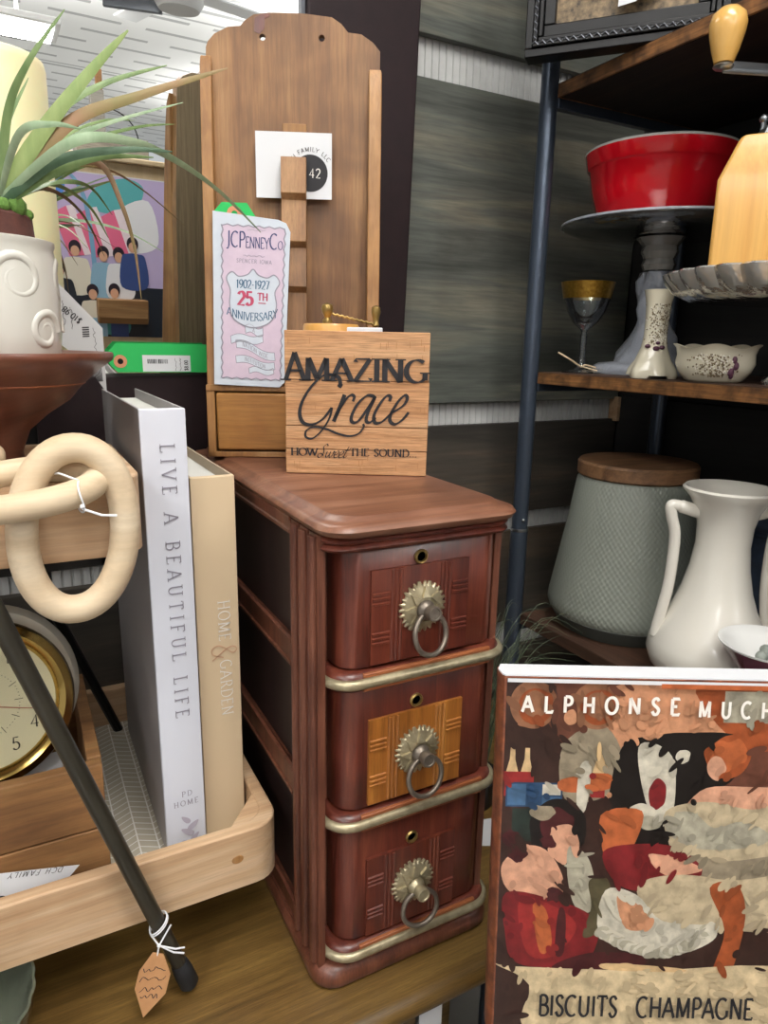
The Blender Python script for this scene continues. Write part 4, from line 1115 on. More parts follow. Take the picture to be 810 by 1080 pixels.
LEAVES = [
 (0.016,'g',[(0.0053,0.6500,1.4987),(0.0162,0.6300,1.5584),(0.0322,0.6100,1.5895),(0.0578,0.6000,1.6238)]),
 (0.027,'l',[(0.0059,0.6500,1.5056),(0.0460,0.6300,1.5598),(0.0778,0.6200,1.5976),(0.1017,0.6100,1.6229)]),
 (0.017,'g',[(0.0076,0.6500,1.5023),(0.0482,0.6600,1.5674),(0.0905,0.6700,1.6022),(0.1437,0.6800,1.6280)]),
 (0.024,'r',[(0.0087,0.6500,1.5011),(0.0556,0.6300,1.5567),(0.1111,0.6200,1.5839),(0.1766,0.6100,1.6111)]),
 (0.016,'p',[(0.0069,0.6400,1.5021),(0.0534,0.5800,1.5336),(0.0986,0.6000,1.5442),(0.1423,0.6400,1.5430),(0.1888,0.6800,1.5303),(0.2343,0.7100,1.5050)]),
 (0.017,'d',[(0.0051,0.6400,1.4965),(0.0446,0.6000,1.5241),(0.0899,0.5900,1.5357),(0.1259,0.5900,1.5392)]),
 (0.016,'g',[(0.0070,0.6400,1.4967),(0.0381,0.6100,1.5156),(0.0741,0.6000,1.5305),(0.1134,0.6000,1.5356)]),
 (0.012,'b',[(0.0105,0.6500,1.4992),(0.0456,0.6200,1.5230),(0.0750,0.6100,1.5280),(0.0875,0.6000,1.4996),(0.0952,0.6000,1.4680),(0.0979,0.6000,1.4304)]),
 (0.006,'b',[(0.0105,0.6500,1.4992),(0.0486,0.6600,1.5309),(0.0871,0.6800,1.5394),(0.1208,0.7000,1.5301),(0.1619,0.7200,1.5059)]),
 (0.013,'p',[(0.0057,0.6200,1.5007),(0.0192,0.5400,1.5246),(0.0384,0.5300,1.5311),(0.0551,0.5300,1.5308)]),
 (0.012,'g',[(0.0044,0.6600,1.5036),(0.0137,0.6600,1.5522),(0.0338,0.6600,1.5937)]),
 (0.012,'p',[(0.0082,0.6500,1.5024),(0.0581,0.6700,1.5538),(0.0988,0.6900,1.5801),(0.1630,0.7100,1.6102)]),
 (0.01,'g',[(0.0082,0.6600,1.5026),(0.0511,0.6800,1.5479),(0.1191,0.7200,1.5849),(0.1609,0.7400,1.5990)]),
 (0.013,'l',[(0.0022,0.6500,1.5004),(-0.0062,0.6400,1.5384),(-0.0225,0.6200,1.5678)]),
 (0.013,'g',[(0.0001,0.6500,1.4988),(-0.0232,0.6300,1.5151),(-0.0530,0.6000,1.5232)]),
 (0.012,'g',[(0.0095,0.6700,1.5029),(0.0504,0.7400,1.5345),(0.0857,0.7900,1.5440),(0.1111,0.8300,1.5259)]),
 (0.012,'l',[(0.0095,0.6700,1.5029),(0.0470,0.7400,1.5336),(0.0846,0.8000,1.5284),(0.1070,0.8400,1.5037)]),
 (0.01,'b',[(0.0094,0.6700,1.5014),(0.0435,0.7300,1.5270),(0.0748,0.7700,1.5163),(0.0968,0.8000,1.4807)]),
 (0.012,'d',[(0.0055,0.6700,1.5024),(0.0470,0.7300,1.5502),(0.0885,0.7900,1.5724),(0.1245,0.8300,1.5822)]),
 (0.01,'g',[(0.0081,0.6600,1.5012),(0.0548,0.7200,1.5643),(0.0982,0.7700,1.5994),(0.1366,0.8100,1.6154)]),
]
t = thing('spiky_plant', 'artificial plant with long arching green and brown leaves in white pot', 'plant', (0, .655, 1.494))
for w_, k_, P in LEAVES:
    pts = catmull([Vector(p) - Vector((0, .655, 1.494)) for p in P], 8); n = len(pts); rows = []
    for i, p in enumerate(pts):
        tg = (pts[min(i + 1, n - 1)] - pts[max(i - 1, 0)]).normalized(); q = i / (n - 1)
        side = tg.cross(Vector((0.45, .88, .15))).normalized()
        nn = side.cross(tg).normalized()
        ww = w_ * .27 * (min(1, .5 + q * 2.6)) * max(.02, 1 - q) ** .62
        rows.append([p + side * ww, p + nn * (-ww * .28), p - side * ww, p + nn * (-ww * .28 + .0006)])
    obj('leaf', MB().loft(rows), 'leaf_' + k_, t, smooth=60)

t = thing('candle', 'tall cream pillar candle on black stick behind the plant, beside mirror', 'candle', (.013, .852, 1.233 + .0102))
obj('candlestick', MB().lathe([(.001, -.3508), (.028, -.3508), (.028, -.344), (.012, -.335), (.0075, -.31), (.0075, .08), (.012, .10), (.052, .118), (.052, .126), (.001, .126)], 40), 'iron_black', t)
wx = obj('wax', MB().lathe([(.001, .1262), (.046, .1262), (.047, .13), (.047, .412), (.0455, .4185), (.042, .421), (.03, .418), (.001, .413)], 56), 'candle_wax', t, smooth=60)
obj('wick', MB().tube([(0, 0, .411), (.001, 0, .421), (.004, 0, .428)], .0011, 6), 'wick', t)

# price tag hanging behind the pedestal dish
t = thing('price_tag', 'white printed price tag hanging upside down behind the brown dish rim', 'tag', (.05, .79, 1.343), radians(-4))
obj('card', MB().prism([(-.020, .066), (-.004, .1135), (.0385, .066), (.038, .0), (.021, .028)], -.0005, .0005, 'xzy'), 'card_grey', t)
obj('string', MB().tube([(-.004, 0, .108), (-.012, 0, .118), (-.02, -.004, .122)], .0007, 5), 'string_white', t)
fr = frame((0, -.0005, 0), (1, 0, 0), (0, 0, 1), .0003); mb = MB()
ca, sa = cos(radians(140)), sin(radians(140))
ft = lambda u, v: fr(.020 + u * ca - v * sa, .074 + u * sa + v * ca)
text(mb, '$10.98', .0, 0, .0058, ft, .18, .12, 0, .12)
f3_ = lambda u, v: fr(.004 + u, .07 - v)
scribble(mb, lambda u, v: fr(.003 + v, .092 - u), 0, .024, 0, .002, .0006, 14, 61); scribble(mb, lambda u, v: fr(.010 + v, .086 - u), 0, .022, 0, .002, .0006, 14, 62)
for k in range(5): ribbon(mb, [(.019, .066 - k * .0022), (.0255, .0665 - k * .0022)], fr, .0012, .0012)
scribble(mb, lambda u, v: fr(.030 + v, .066 - u), 0, .024, 0, .004, .0005, 10, 63)
for k in range(7): ribbon(mb, [(.0245 + k * .0016, .027), (.030 + k * .0008, .012)], fr, .0007, .0007)
obj('lettering', mb, 'ink_dark', t, smooth=0)
# dark folded cloth on the tier
mb = MB()
pts = [(-.012, .0), (.030, .0), (.036, .010), (.028, .026), (.012, .034), (-.004, .024)]
def lump(r, z, a): return (r * (1 + .12 * sin(3 * a + 1) + .07 * sin(7 * a)), z * (1 + .1 * sin(2 * a)))
mb.lathe([(.001, 0), (.022, 0), (.027, .012), (.024, .032), (.015, .046), (.001, .050)], 36, fn=lump)
tag(obj('folded_cloth', mb, 'cloth_black', None, loc=(.044, .728, 1.2434)), 'crumpled black cloth on the upper tray behind the chain', 'cloth')

# ------------------------------------------------------------------ art book at the lower right
def artbook():
    W, H, T = .236, .30, .024
    tl = Vector((.3138, .3827, 1.1545)); dx = (Vector((.4914, .2875, 1.1544)) - tl).normalized()
    nrm = Vector((dx.y, -dx.x, 0)).normalized()              # toward the viewer
    lean = radians(8); vx = (Vector((0, 0, 1)) * cos(lean) - nrm * sin(lean)).normalized()
    org = tl - vx * H
    ang = atan2(dx.y, dx.x)
    t = thing('art_book', 'large glossy hardcover art book with white title letters, facing forward', 'book', org, rot=(-lean, 0, ang))
    obj('page_block', MB().box(.004, W - .004, .003, T - .003, .004, H - .004), 'pages', t)
    mb = MB(); mb.box(0, W, -.0015, .0012, 0, H); mb.box(0, W, T - .0012, T, 0, H); plain('spine_print', '9b5a3c', .4, col2='4a2a22', scale=70)
    obj('cover_boards', mb, 'spine_print', t, bevel=.0006)
    mb = MB(); mb.prism([(.0, -.001), (-.003, .004), (-.0035, T / 2), (-.003, T - .004), (0, T), (.002, T - .002), (.002, .002)], 0, H, 'xyz'); obj('spine', mb, 'spine_print', t, bevel=.0005)
    cols = ['3b2723', 'd79a74', '9a6a4e', '6a4033', '9c2f2f', 'e3c08e', '46688a', '2c4a6c', '1a1718', 'd9d2bf', '9c8f78', 'a4532f', 'cdbb9a', '7d2328', 'e2a98a', '57503a', 'b9b39e', 'c1673d', '4a2024', 'e6cfa6', '283430']
    names = []
    for c in cols:
        n_ = 'print_' + c
        r8 = ''.join('%02x' % max(0, min(255, int(int(c[i:i + 2], 16) * .72))) for i in (0, 2, 4))
        plain(n_, c, .3, col2=r8, scale=75, coat=.25); names.append(n_)
    mb = MB(); lay = [0]; done = []
    K = .235 / 330
    X = lambda px: min(max((px - 535) * K, .0012), W - .0005)
    Z = lambda py: min(max(H - (py - 713) * K, .0005), H - .0015)
    def patch(ci, pts, smooth=True):
        lay[0] += 1; y = -.0016 - lay[0] * .000003; mb.mi = ci; done.append((ci, pts))
        q = [Vector((X(a), Z(b_), 0)) for a, b_ in pts]
        if smooth: q = [Vector((min(max(p.x, .001), W - .0005), min(max(p.y, .0005), H - .001), 0)) for p in catmull(q, 5, True)]
        mb.poly([(p.x, y, p.y) for p in q])
    def blob(ci, cx, cy, rx, ry, j=.12, n=11, seed=0):
        r = random.Random(seed + int(cx * 7 + cy)); patch(ci, [(cx + rx * (1 + r.uniform(-j, j)) * cos(2 * pi * k / n), cy + ry * (1 + r.uniform(-j, j)) * sin(2 * pi * k / n)) for k in range(n)])
    R = lambda x0, y0, x1, y1: [(x0, y0), (x1, y0), (x1, y1), (x0, y1)]
    patch(0, R(530, 700, 880, 1150), 0)
    patch(3, [(590, 712), (880, 712), (880, 860), (700, 850), (610, 800)])
    patch(1, [(640, 730), (700, 716), (780, 730), (800, 790), (720, 800), (690, 850), (650, 850), (625, 790)])
    patch(10, [(600, 790), (640, 765), (665, 800), (650, 845), (605, 850)])
    patch(11, [(740, 716), (880, 716), (880, 770), (800, 790)]); patch(16, R(772, 725, 840, 760), 0)
    for cx in (566, 634):
        blob(2, cx, 744, 26, 27, .04); blob(11, cx + 3, 746, 19, 20, .05); blob(2, cx + 2, 744, 14, 15, .06)
    blob(3, 600, 752, 14, 20); blob(1, 607, 758, 7, 9)
    for bx in (546, 562, 640):                       # three bottles on a shelf
        patch(5, [(bx - 2.5, 793), (bx + 2.5, 793), (bx + 3, 806), (bx + 7, 822), (bx - 7, 822), (bx - 3, 806)], 0)
        patch(4, R(bx - 8, 820, bx + 8, 848), 0)
    patch(7, R(540, 832, 602, 860), 0); patch(6, R(542, 834, 562, 858), 0); patch(9, R(580, 834, 600, 846), 0); patch(6, R(580, 848, 600, 858), 0)
    patch(17, [(600, 828), (650, 820), (652, 838), (604, 842)])
    patch(9, [(620, 812), (632, 812), (628, 862), (618, 858)])
    patch(20, R(548, 862, 600, 900), 0)
    # dark hanging drape, pale strip and flower heaps in the middle
    patch(8, [(664, 790), (700, 776), (735, 772), (790, 776), (790, 820), (755, 850), (738, 905), (690, 910), (660, 900), (652, 860)])
    patch(9, [(682, 790), (702, 786), (722, 806), (724, 862), (708, 880), (690, 840)])
    blob(13, 706, 842, 9, 19); blob(1, 695, 762, 14, 22); blob(9, 731, 799, 8, 8)
    blob(9, 690, 866, 18, 12); blob(16, 700, 876, 14, 8)
    blob(11, 780, 800, 27, 26, .2); blob(17, 782, 796, 18, 17, .3); blob(14, 768, 812, 10, 14)
    patch(17, [(645, 868), (690, 862), (684, 900), (672, 905), (668, 930), (656, 930)])
    patch(14, [(752, 838), (800, 832), (880, 840), (880, 890), (740, 880)])
    patch(12, [(716, 862), (760, 850), (812, 858), (880, 850), (880, 985), (800, 1000), (716, 985), (690, 950), (735, 930), (722, 900)])
    patch(16, [(715, 868), (745, 862), (770, 880), (800, 872), (830, 885), (820, 900), (760, 905), (725, 892)])
    patch(10, [(740, 912), (790, 918), (850, 910), (870, 925), (800, 940), (745, 932)])
    patch(13, [(650, 910), (690, 900), (735, 905), (760, 935), (700, 955), (665, 945)]); patch(14, [(700, 912), (740, 918), (760, 930), (720, 936)])
    patch(12, [(690, 950), (740, 935), (800, 950), (790, 1000), (720, 1000)])
    # dark flower heap, pale round, red cloth folds at the left
    blob(8, 598, 885, 34, 33, .15); blob(18, 600, 880, 20, 18, .25); blob(10, 582, 866, 15, 9, .2)
    blob(14, 606, 902, 18, 22, .08)
    patch(14, [(540, 925), (565, 905), (590, 912), (608, 945), (600, 970), (560, 965), (542, 950)])
    patch(16, [(612, 905), (632, 915), (642, 945), (640, 980), (622, 975), (612, 940)])
    patch(13, [(545, 960), (600, 968), (640, 985), (650, 1010), (630, 1046), (560, 1044), (545, 1005)])
    patch(4, [(560, 968), (600, 976), (625, 1000), (600, 1035), (570, 1030)]); patch(17, [(575, 975), (590, 980), (598, 1020), (585, 1030)]); patch(18, [(604, 980), (612, 985), (612, 1030), (602, 1030)])
    patch(15, [(636, 945), (655, 940), (662, 970), (648, 1005), (632, 1010), (640, 975)])
    for q in ((556, 915), (590, 900), (598, 962), (548, 895)): blob(18, q[0], q[1], 9, 8, .3)
    patch(9, [(655, 955), (690, 960), (720, 990), (775, 995), (778, 1012), (740, 1030), (690, 1028), (650, 1005)])
    r = random.Random(4)
    for k in range(26):
        q = k / 25; cx = 655 + 120 * q; cy = 1006 + 22 * sin(q * pi) - (8 if q > .8 else 0); blob(9 if k % 2 else 16, cx, cy, 9, 7, .25)
    patch(1, [(668, 962), (690, 970), (710, 996), (680, 1000)])
    patch(18, [(640, 1030), (700, 1032), (690, 1050), (600, 1050)])
    patch(11, [(770, 950), (800, 945), (812, 985), (800, 1050), (780, 1050), (790, 1000)])
    patch(19, [(535, 1046), (560, 1048), (700, 1050), (880, 1046), (880, 1140), (590, 1140), (575, 1070)], 1)
    patch(5, [(660, 1042), (740, 1046), (742, 1051), (664, 1050)])
    # brush dabs: each slightly lighter or darker than the colour mass it lies on
    shapes = list(done); nb = len(cols)
    for f_, tg in ((.90, 'mid'), (.78, 'deep')):
        for c in cols:
            cc = ''.join('%02x' % max(0, min(255, int(int(c[i_:i_ + 2], 16) * f_))) for i_ in (0, 2, 4))
            n_ = 'print_%s_%s' % (c, tg); plain(n_, cc, .3, coat=.25); names.append(n_)
    def inside(p, q):
        c_ = False; k_ = len(q) - 1
        for i_ in range(len(q)):
            a_, b_ = q[i_], q[k_]
            if (a_[1] > p[1]) != (b_[1] > p[1]) and p[0] < (b_[0] - a_[0]) * (p[1] - a_[1]) / (b_[1] - a_[1]) + a_[0]: c_ = not c_
            k_ = i_
        return c_
    r = random.Random(12)
    for k in range(520):
        cx, cy = r.uniform(538, 862), r.uniform(718, 1130); base = 0
        for ci, q in shapes:
            if inside((cx, cy), q): base = ci
        L = r.uniform(3, 12); a = r.gauss(.9, .45) * (1 if cx < 690 else -1) + (1.2 if cy > 1040 else 0); w_ = r.uniform(1.0, 3.2)
        dx_, dy_ = cos(a) * L, sin(a) * L; nx, ny = -sin(a) * w_, cos(a) * w_
        patch(base + nb * r.choice((1, 2, 2)), [(cx + dx_ * cos(q_) + nx * 1.5 * sin(q_), cy + dy_ * cos(q_) + ny * 1.5 * sin(q_)) for q_ in [pi * m_ / 4 for m_ in range(8)]])
    obj('cover_print', mb, names, t, smooth=0)
    mb = MB(); mb.poly([(.001, -.0054, H - .0035), (W - .001, -.0054, H - .0035), (W - .001, -.0054, H - .0005), (.001, -.0054, H - .0005)]) ; obj('top_edge', mb, 'paper_white', t, smooth=0)
    mb = MB(); mb.poly([(.118, -.0056, H - .0062), (W - .001, -.0056, H - .0062), (W - .001, -.0056, H - .0025), (.118, -.0056, H - .0025)]); obj('orange_band', mb, 'print_c1673d', t, smooth=0)
    obj('jacket_top', MB().prism([(-.0035, T / 2), (-.002, .001), (0, -.0016), (W, -.0016), (W, T), (0, T)], H, H + .0012, 'xyz'), 'paper_white', t, smooth=0)
    fr = lambda u, v: Vector((u, -.0058, v)); mb = MB()
    text(mb, 'ALPHONSE', .0128, H - .0265, .0126, fr, .21, .18, 0, .74, .80 * .1195 / text_width(list('ALPHONSE'), .0126, .74, .80)); text(mb, 'MUCHA', .1475, H - .0280, .0126, fr, .21, .18, 0, .8, .80)
    obj('title', mb, 'ink_white', t, smooth=0)
    mb = MB(); text(mb, 'BISCUITS', .036, H - .277, .0175, fr, .17, .11, 0, .1, .72); text(mb, 'CHAMPAGNE', .114, H - .277, .0175, fr, .17, .11, 0, .1, .72)
    obj('subtitle', mb, 'ink_black', t, smooth=0)
    return org
ORG = artbook()
t = thing('display_stand', 'dark low wooden stand below the art book', 'stand', (.40, .315, 0), radians(-28.2))
obj('stand_top', MB().box(-.06, .20, -.055, .06, ORG.z - .026, ORG.z - .004), 'shelf_dark', t, bevel=.002)
for x, y in ((-.04, -.04), (.18, -.04), (-.04, .045), (.18, .045)):
    obj('leg', MB().box(x - .012, x + .012, y - .012, y + .012, 0, ORG.z - .026), 'shelf_dark', t, bevel=.002)

# ------------------------------------------------------------------ artificial grass and paper behind the cabinet
t = thing('grass_plant', 'dark artificial grass clump between the cabinet and the metal pole', 'plant', (.50, .665, .80))
obj('pot', MB().lathe([(.001, 0), (.03, 0), (.036, .04), (.034, .042), (.001, .036)], 28), 'iron_black', t)
r = random.Random(11); mb = MB()
for k in range(170):
    a = r.uniform(0, 2 * pi); L = r.uniform(.12, .26); sp_ = r.uniform(.02, .13); b0 = Vector((r.uniform(-.015, .015), r.uniform(-.015, .015), .035))
    dv = Vector((cos(a), sin(a), 0)); P = [b0, b0 + dv * sp_ * .25 + Vector((0, 0, L * .55)), b0 + dv * sp_ * .7 + Vector((0, 0, L * .9)), b0 + dv * sp_ * 1.15 + Vector((0, 0, L * r.uniform(.75, 1.0)))]
    P = [Vector((max(q.x, -.085 if q.z < .26 else -.05), q.y, q.z)) for q in P]
    P = catmull(P, 4); n = len(P); mb.tube(P, [.0009 * (1 - .85 * i / (n - 1)) for i in range(n)], 4)
g = obj('blades', mb, 'grass_green', t, smooth=60); g['kind'] = 'stuff'
tag(obj('paper_sheet', MB().prism([(.455, .585), (.470, .625), (.520, .615), (.520, .55)], .8002, .8008, 'xyz'), 'card_grey', None), 'pale paper sheet lying on the desk beside the grass clump', 'paper')

# ------------------------------------------------------------------ shelf unit on the right
def shelf_unit():
    t = thing('shelf_unit', 'black metal pole shelf unit with rustic brown wood shelves', 'shelf', (0, 0, 0))
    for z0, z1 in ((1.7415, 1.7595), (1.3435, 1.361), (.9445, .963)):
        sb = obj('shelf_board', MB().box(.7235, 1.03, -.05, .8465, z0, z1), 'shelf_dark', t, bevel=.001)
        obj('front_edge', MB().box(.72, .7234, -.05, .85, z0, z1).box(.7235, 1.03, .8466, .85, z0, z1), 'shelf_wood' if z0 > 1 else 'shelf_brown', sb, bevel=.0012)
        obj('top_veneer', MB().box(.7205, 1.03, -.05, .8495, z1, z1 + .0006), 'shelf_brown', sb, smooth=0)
    for x, y in ((.72, .868), (1.018, .868), (.72, -.07), (1.018, -.07)):
        p = obj('pole', MB().tube([(x, y, 0.0), (x, y, 1.105)], .0142, 20).tube([(x, y, 1.107), (x, y, 2.05)], .0128, 20), 'pole_metal', t)
        obj('screw', MB().sphere((x - .004, y - .0138, 1.124), .0028, 10, 6), 'steel', p)
        obj('joint_ring', MB().lathe([(.0143, 1.1035), (.0148, 1.106), (.0143, 1.1085)], 20, c=(x, y, 0), cap=False), 'steel', p)
    for z0 in (1.7415, 1.3435, .9445):
        obj('cross_rail', MB().box(.725, 1.02, .852, .864, z0 - .012, z0 + .012), 'pole_metal', t, bevel=.001)
shelf_unit()

# picture frame on the top shelf
def picframe():
    d = Vector((.6370, -.7708, 0)); ang = atan2(d.y, d.x)
    t = thing('picture_frame', 'ornate black picture frame with mottled gold mat on top shelf', 'picture', (.6245, .8071, 1.760), ang)
    W, H = .238, .22
    def rail(prof, name, mat):
        pass
    mb = MB()
    steps = [(0, 0, .016), (.007, 0, .022), (.014, -.004, .022)]
    for (i0, i1, y0) in ((0, .010, -.002), (.010, .0165, -.006), (.0165, .022, -.003), (.022, .036, .002)):
        for (x0, x1, z0, z1) in ((i0, W - i0, i0, i1), (i0, W - i0, H - i1, H - i0), (i0, i1, i1, H - i1), (W - i1, W - i0, i1, H - i1)):
            mb.box(x0, x1, y0, .024, z0, z1)
    obj('frame_moulding', mb, 'frame_black', t, bevel=.0012)
    mb = MB(); n = 23
    for k in range(n):
        u = .014 + (W - .028) * k / (n - 1)
        mb.tube([(u - .004, -.0062, .0135), (u, -.0075, .0155), (u + .004, -.0062, .0115)], .0011, 6)
    for k in range(18):
        v = .018 + (H - .03) * k / 23
        mb.tube([(.0135, -.0062, v - .004), (.0155, -.0075, v), (.0115, -.0062, v + .004)], .0011, 6)
    obj('vine_relief', mb, 'frame_silver', t)
    plain('mat_gold', '9a8362', .6, col2='2e2820', scale=120)
    obj('mottled_mat', MB().box(.034, W - .034, .010, .014, .034, H - .034), 'mat_gold', t)
    mb = MB()
    for (x0, x1, z0, z1) in ((.068, W - .068, .064, .072), (.068, W - .068, H - .072, H - .064), (.068, .076, .064, H - .064), (W - .076, W - .068, .064, H - .064)): mb.box(x0, x1, .004, .012, z0, z1)
    obj('inner_fillet', mb, 'frame_black', t, bevel=.001)
    plain('picture_dark', '3a342c', .4, col2='5a5040', scale=20)
    obj('picture_area', MB().box(.074, W - .074, .009, .0095, .07, H - .07), 'picture_dark', t)
    return t
picframe()
t = thing('price_tag', 'white folded price tag hanging in front of the black picture frame', 'tag', (.6245 + .637 * .128, .8071 - .7708 * .128, 1.812), atan2(-.7708, .637))
obj('card', MB().prism([(-.016, -.012), (.004, -.009), (.020, .0), (.028, .06), (-.014, .06)], -.0085, -.0078, 'xzy'), 'paper_white', t)
obj('card_fold', MB().prism([(-.018, .05), (.0, .012), (.024, -.004), (.036, .02), (.030, .06)], -.0105, -.0098, 'xzy'), 'card_grey', t)
fr = frame((0, -.0085, 0), (1, 0, 0), (0, 0, 1), .0003); mb = MB()
for k in range(4): scribble(mb, fr, -.012, .0, .0 + k * .005, .002, .0005, 8, 70 + k)
obj('lettering', mb, 'ink_grey', t, smooth=0)
# basket on the top shelf
t = thing('wicker_basket', 'dark brown woven basket with pale rim bands on the top shelf', 'basket', (.862, .528, 1.7602))
obj('basket_wall', MB().lathe([(.001, 0), (.085, 0), (.09, .004), (.10, .08), (.105, .16), (.1, .16), (.095, .08), (.084, .01), (.001, .008)], 60, fn=lambda r, z, a: (r * (1 + .012 * sin(40 * a + (z * 900))), z)), 'basket_brown', t)
for zz in (.026, .040):
    obj('pale_band', MB().lathe([(.0885 + zz * .12, zz - .003), (.0925 + zz * .12, zz - .003), (.0925 + zz * .12, zz + .003), (.0885 + zz * .12, zz + .003)], 60, cap=False), 'paper_white', t)

# ---- middle shelf
ZM = 1.3618
t = thing('cake_stand', 'glass cake stand with frosted figure stem under the red bowl', 'cake stand', (.862, .765, ZM))
SCL = 1.027
obj('plate', MB().lathe([(.001, .196), (.03, .197), (.09, .199), (.125, .203), (.141, .209), (.1435, .2115), (.1415, .2135), (.125, .2085), (.09, .2055), (.001, .2045)], 72), 'stand_plate', t)
obj('rim_highlight', MB().lathe([(.1415, .2105), (.1445, .2112), (.1440, .2142), (.1412, .2140)], 72, cap=False), 'frosted_glass', t)  # paler ring puts the bright edge highlight into the colour
obj('stem_neck', MB().lathe([(.001, .150), (.021, .150), (.024, .158), (.021, .166), (.026, .176), (.024, .184), (.034, .1955), (.001, .1957)], 40, fn=lambda r, z, a: (r * (1 + .03 * abs(sin(6 * a))), z)), 'cut_glass', t)
prof = [(.001, .0), (.078, .0), (.079, .003), (.0785, .012), (.072, .0155), (.050, .018), (.042, .032), (.033, .055), (.024, .072), (.021, .08), (.0235, .095), (.0215, .108), (.024, .122), (.027, .135), (.023, .148), (.001, .150)]
obj('figure_stem', MB().lathe(prof, 64, fn=lambda r, z, a: (r * (1 + (.13 * sin(3 * a + z * 60) + .05 * sin(8 * a - z * 90)) * (1 if z > .03 else .1)), z)), 'frosted_glass', t, smooth=60)
t = thing('mixing_bowl', 'red glass mixing bowl with white inside on the glass cake stand', 'bowl', (.867, .785, ZM + .2096))
obj('bowl_outside', MB().lathe([(.001, 0), (.060, 0), (.0725, .003), (.083, .018), (.094, .05), (.0995, .0805), (.1012, .0815), (.1030, .0835), (.1066, .1005), (.1070, .102)], 72, cap=False), 'red_glaze', t, smooth=60)
obj('bowl_inside', MB().lathe([(.1070, .102), (.1078, .1038), (.1060, .1055), (.1040, .1035), (.097, .078), (.089, .05), (.077, .02), (.06, .008), (.001, .006)], 72, cap=False), 'bowl_white', t, smooth=60)
t = thing('cocktail_glass', 'small stemmed glass with wide gold rim on the middle shelf', 'glass', (.772, .812, ZM))
pr = [(.001, 0), (.029, 0), (.0295, .0015), (.012, .005), (.0055, .010), (.0045, .030), (.0052, .055), (.004, .060), (.006, .064), (.018, .074), (.028, .090), (.0345, .110), (.0385, .131), (.0377, .131), (.0332, .110), (.0265, .091), (.016, .077), (.001, .070)]
obj('glass_body', MB().lathe(pr, 56), 'clear_glass', t, smooth=60)
obj('gold_band', MB().lathe([(.0346, .1085), (.0366, .118), (.0392, .1318), (.0378, .1322), (.0355, .119)], 56, cap=False), 'gold_rim', t)
mb = MB(); mb.tube(catmull([(-.048, .0, .030), (-.034, -.012, .020), (-.012, -.012, .010), (.0, -.009, .012), (.02, -.012, .008), (.04, -.016, .006)], 6), .0013, 6); mb.tube(catmull([(-.012, -.01, .011), (.0, -.011, .008), (.02, -.02, .003), (.035, -.026, .001)], 5), .0011, 6)
obj('raffia_tie', mb, 'beech', t)

plain('flower_ivory', 'ddd6bf', .22, coat=.4)
plain('flower_dots', '7a6a4c', .5); plain('flower_dots_light', 'f3efe4', .4); plain('pansy', '5a3347', .5); plain('pansy_rose', '8b5a55', .5); plain('blush', 'c9a389', .3, coat=.4)
def dots(mb, fn, n, r, seed, u=(-.9, .5), v=(.2, .9), k=0):
    q = random.Random(seed)
    for i in range(n):
        uu = q.gauss(sum(u) / 2, (u[1] - u[0]) / 4); vv = q.uniform(*v)
        p, nn = fn(uu, vv); mb.sphere(p, r * q.uniform(.7, 1.3), 6, 4)
t = thing('candle_holder', 'ivory ceramic vase shaped holder with beaded flowers on the shelf', 'holder', (.757, .664, ZM))
hp = [(.0295, .0), (.031, .004), (.029, .012), (.0225, .024), (.0165, .04), (.0145, .055), (.0145, .075), (.0155, .095), (.0185, .110), (.0195, .1125), (.017, .1125), (.012, .10), (.001, .095)]
def scal(r, z, a): return (r * (1 + (.06 * cos(6 * a) if z < .015 else 0) + .015 * cos(6 * a)), z + (.007 * max(0, cos(3 * a)) if z < .002 else 0))
obj('holder_body', MB().lathe(hp, 72, fn=scal), 'flower_ivory', t, smooth=60)
def hf(u, v):
    z = .03 + v * .07; i = max(k for k in range(len(hp) - 4) if hp[k][1] <= z); a_, b_ = hp[i], hp[min(i + 1, 9)]
    f = (z - a_[1]) / max(b_[1] - a_[1], 1e-4); r_ = a_[0] + (b_[0] - a_[0]) * f; an = radians(-130) + u * 1.1
    return Vector((r_ * cos(an), r_ * sin(an), z)), None
mb = MB(); dots(mb, hf, 170, .0009, 5, (-.9, .9), (.2, .92)); obj('bead_dots', mb, 'flower_dots', t)
mb = MB(); dots(mb, hf, 120, .0007, 6, (-.9, .9), (.2, .92)); obj('pale_beads', mb, 'flower_dots_light', t)
mb = MB()
for (u, v, r_) in ((-.6, .16, .004), (0, .12, .0045), (.4, .14, .004), (.1, .22, .003)):
    p, _ = hf(u, v); mb.sphere(p, r_, 10, 6, (1, 1, .7))
obj('pansies', mb, 'pansy', t)
t = thing('trinket_dish', 'low ivory ceramic bowl with wavy rim and beaded flowers', 'dish', (.768, .578, ZM))
dp = [(.001, 0), (.03, 0), (.034, .003), (.041, .012), (.0445, .022), (.043, .031), (.045, .039), (.0485, .0425), (.0465, .043), (.041, .036), (.040, .022), (.03, .008), (.001, .006)]
obj('dish_body', MB().lathe(dp, 72, fn=lambda r, z, a: (r * (1 + .05 * cos(5 * a) * min(1, z / .03)), z + (.0025 * cos(5 * a) if z > .03 else 0))), 'flower_ivory', t, smooth=60)
def df(u, v):
    z = .006 + v * .028; i = max(k for k in range(7) if dp[k + 1][1] <= z) + 1; a_, b_ = dp[i], dp[i + 1]; f = (z - a_[1]) / max(b_[1] - a_[1], 1e-4)
    r_ = (a_[0] + (b_[0] - a_[0]) * f); an = radians(-132) + u * .9; r_ *= 1 + .05 * cos(5 * an) * min(1, z / .03)
    return Vector((r_ * cos(an), r_ * sin(an), z)), None
mb = MB(); dots(mb, df, 170, .001, 7, (-.9, .35), (.05, .98)); obj('bead_dots', mb, 'flower_dots', t)
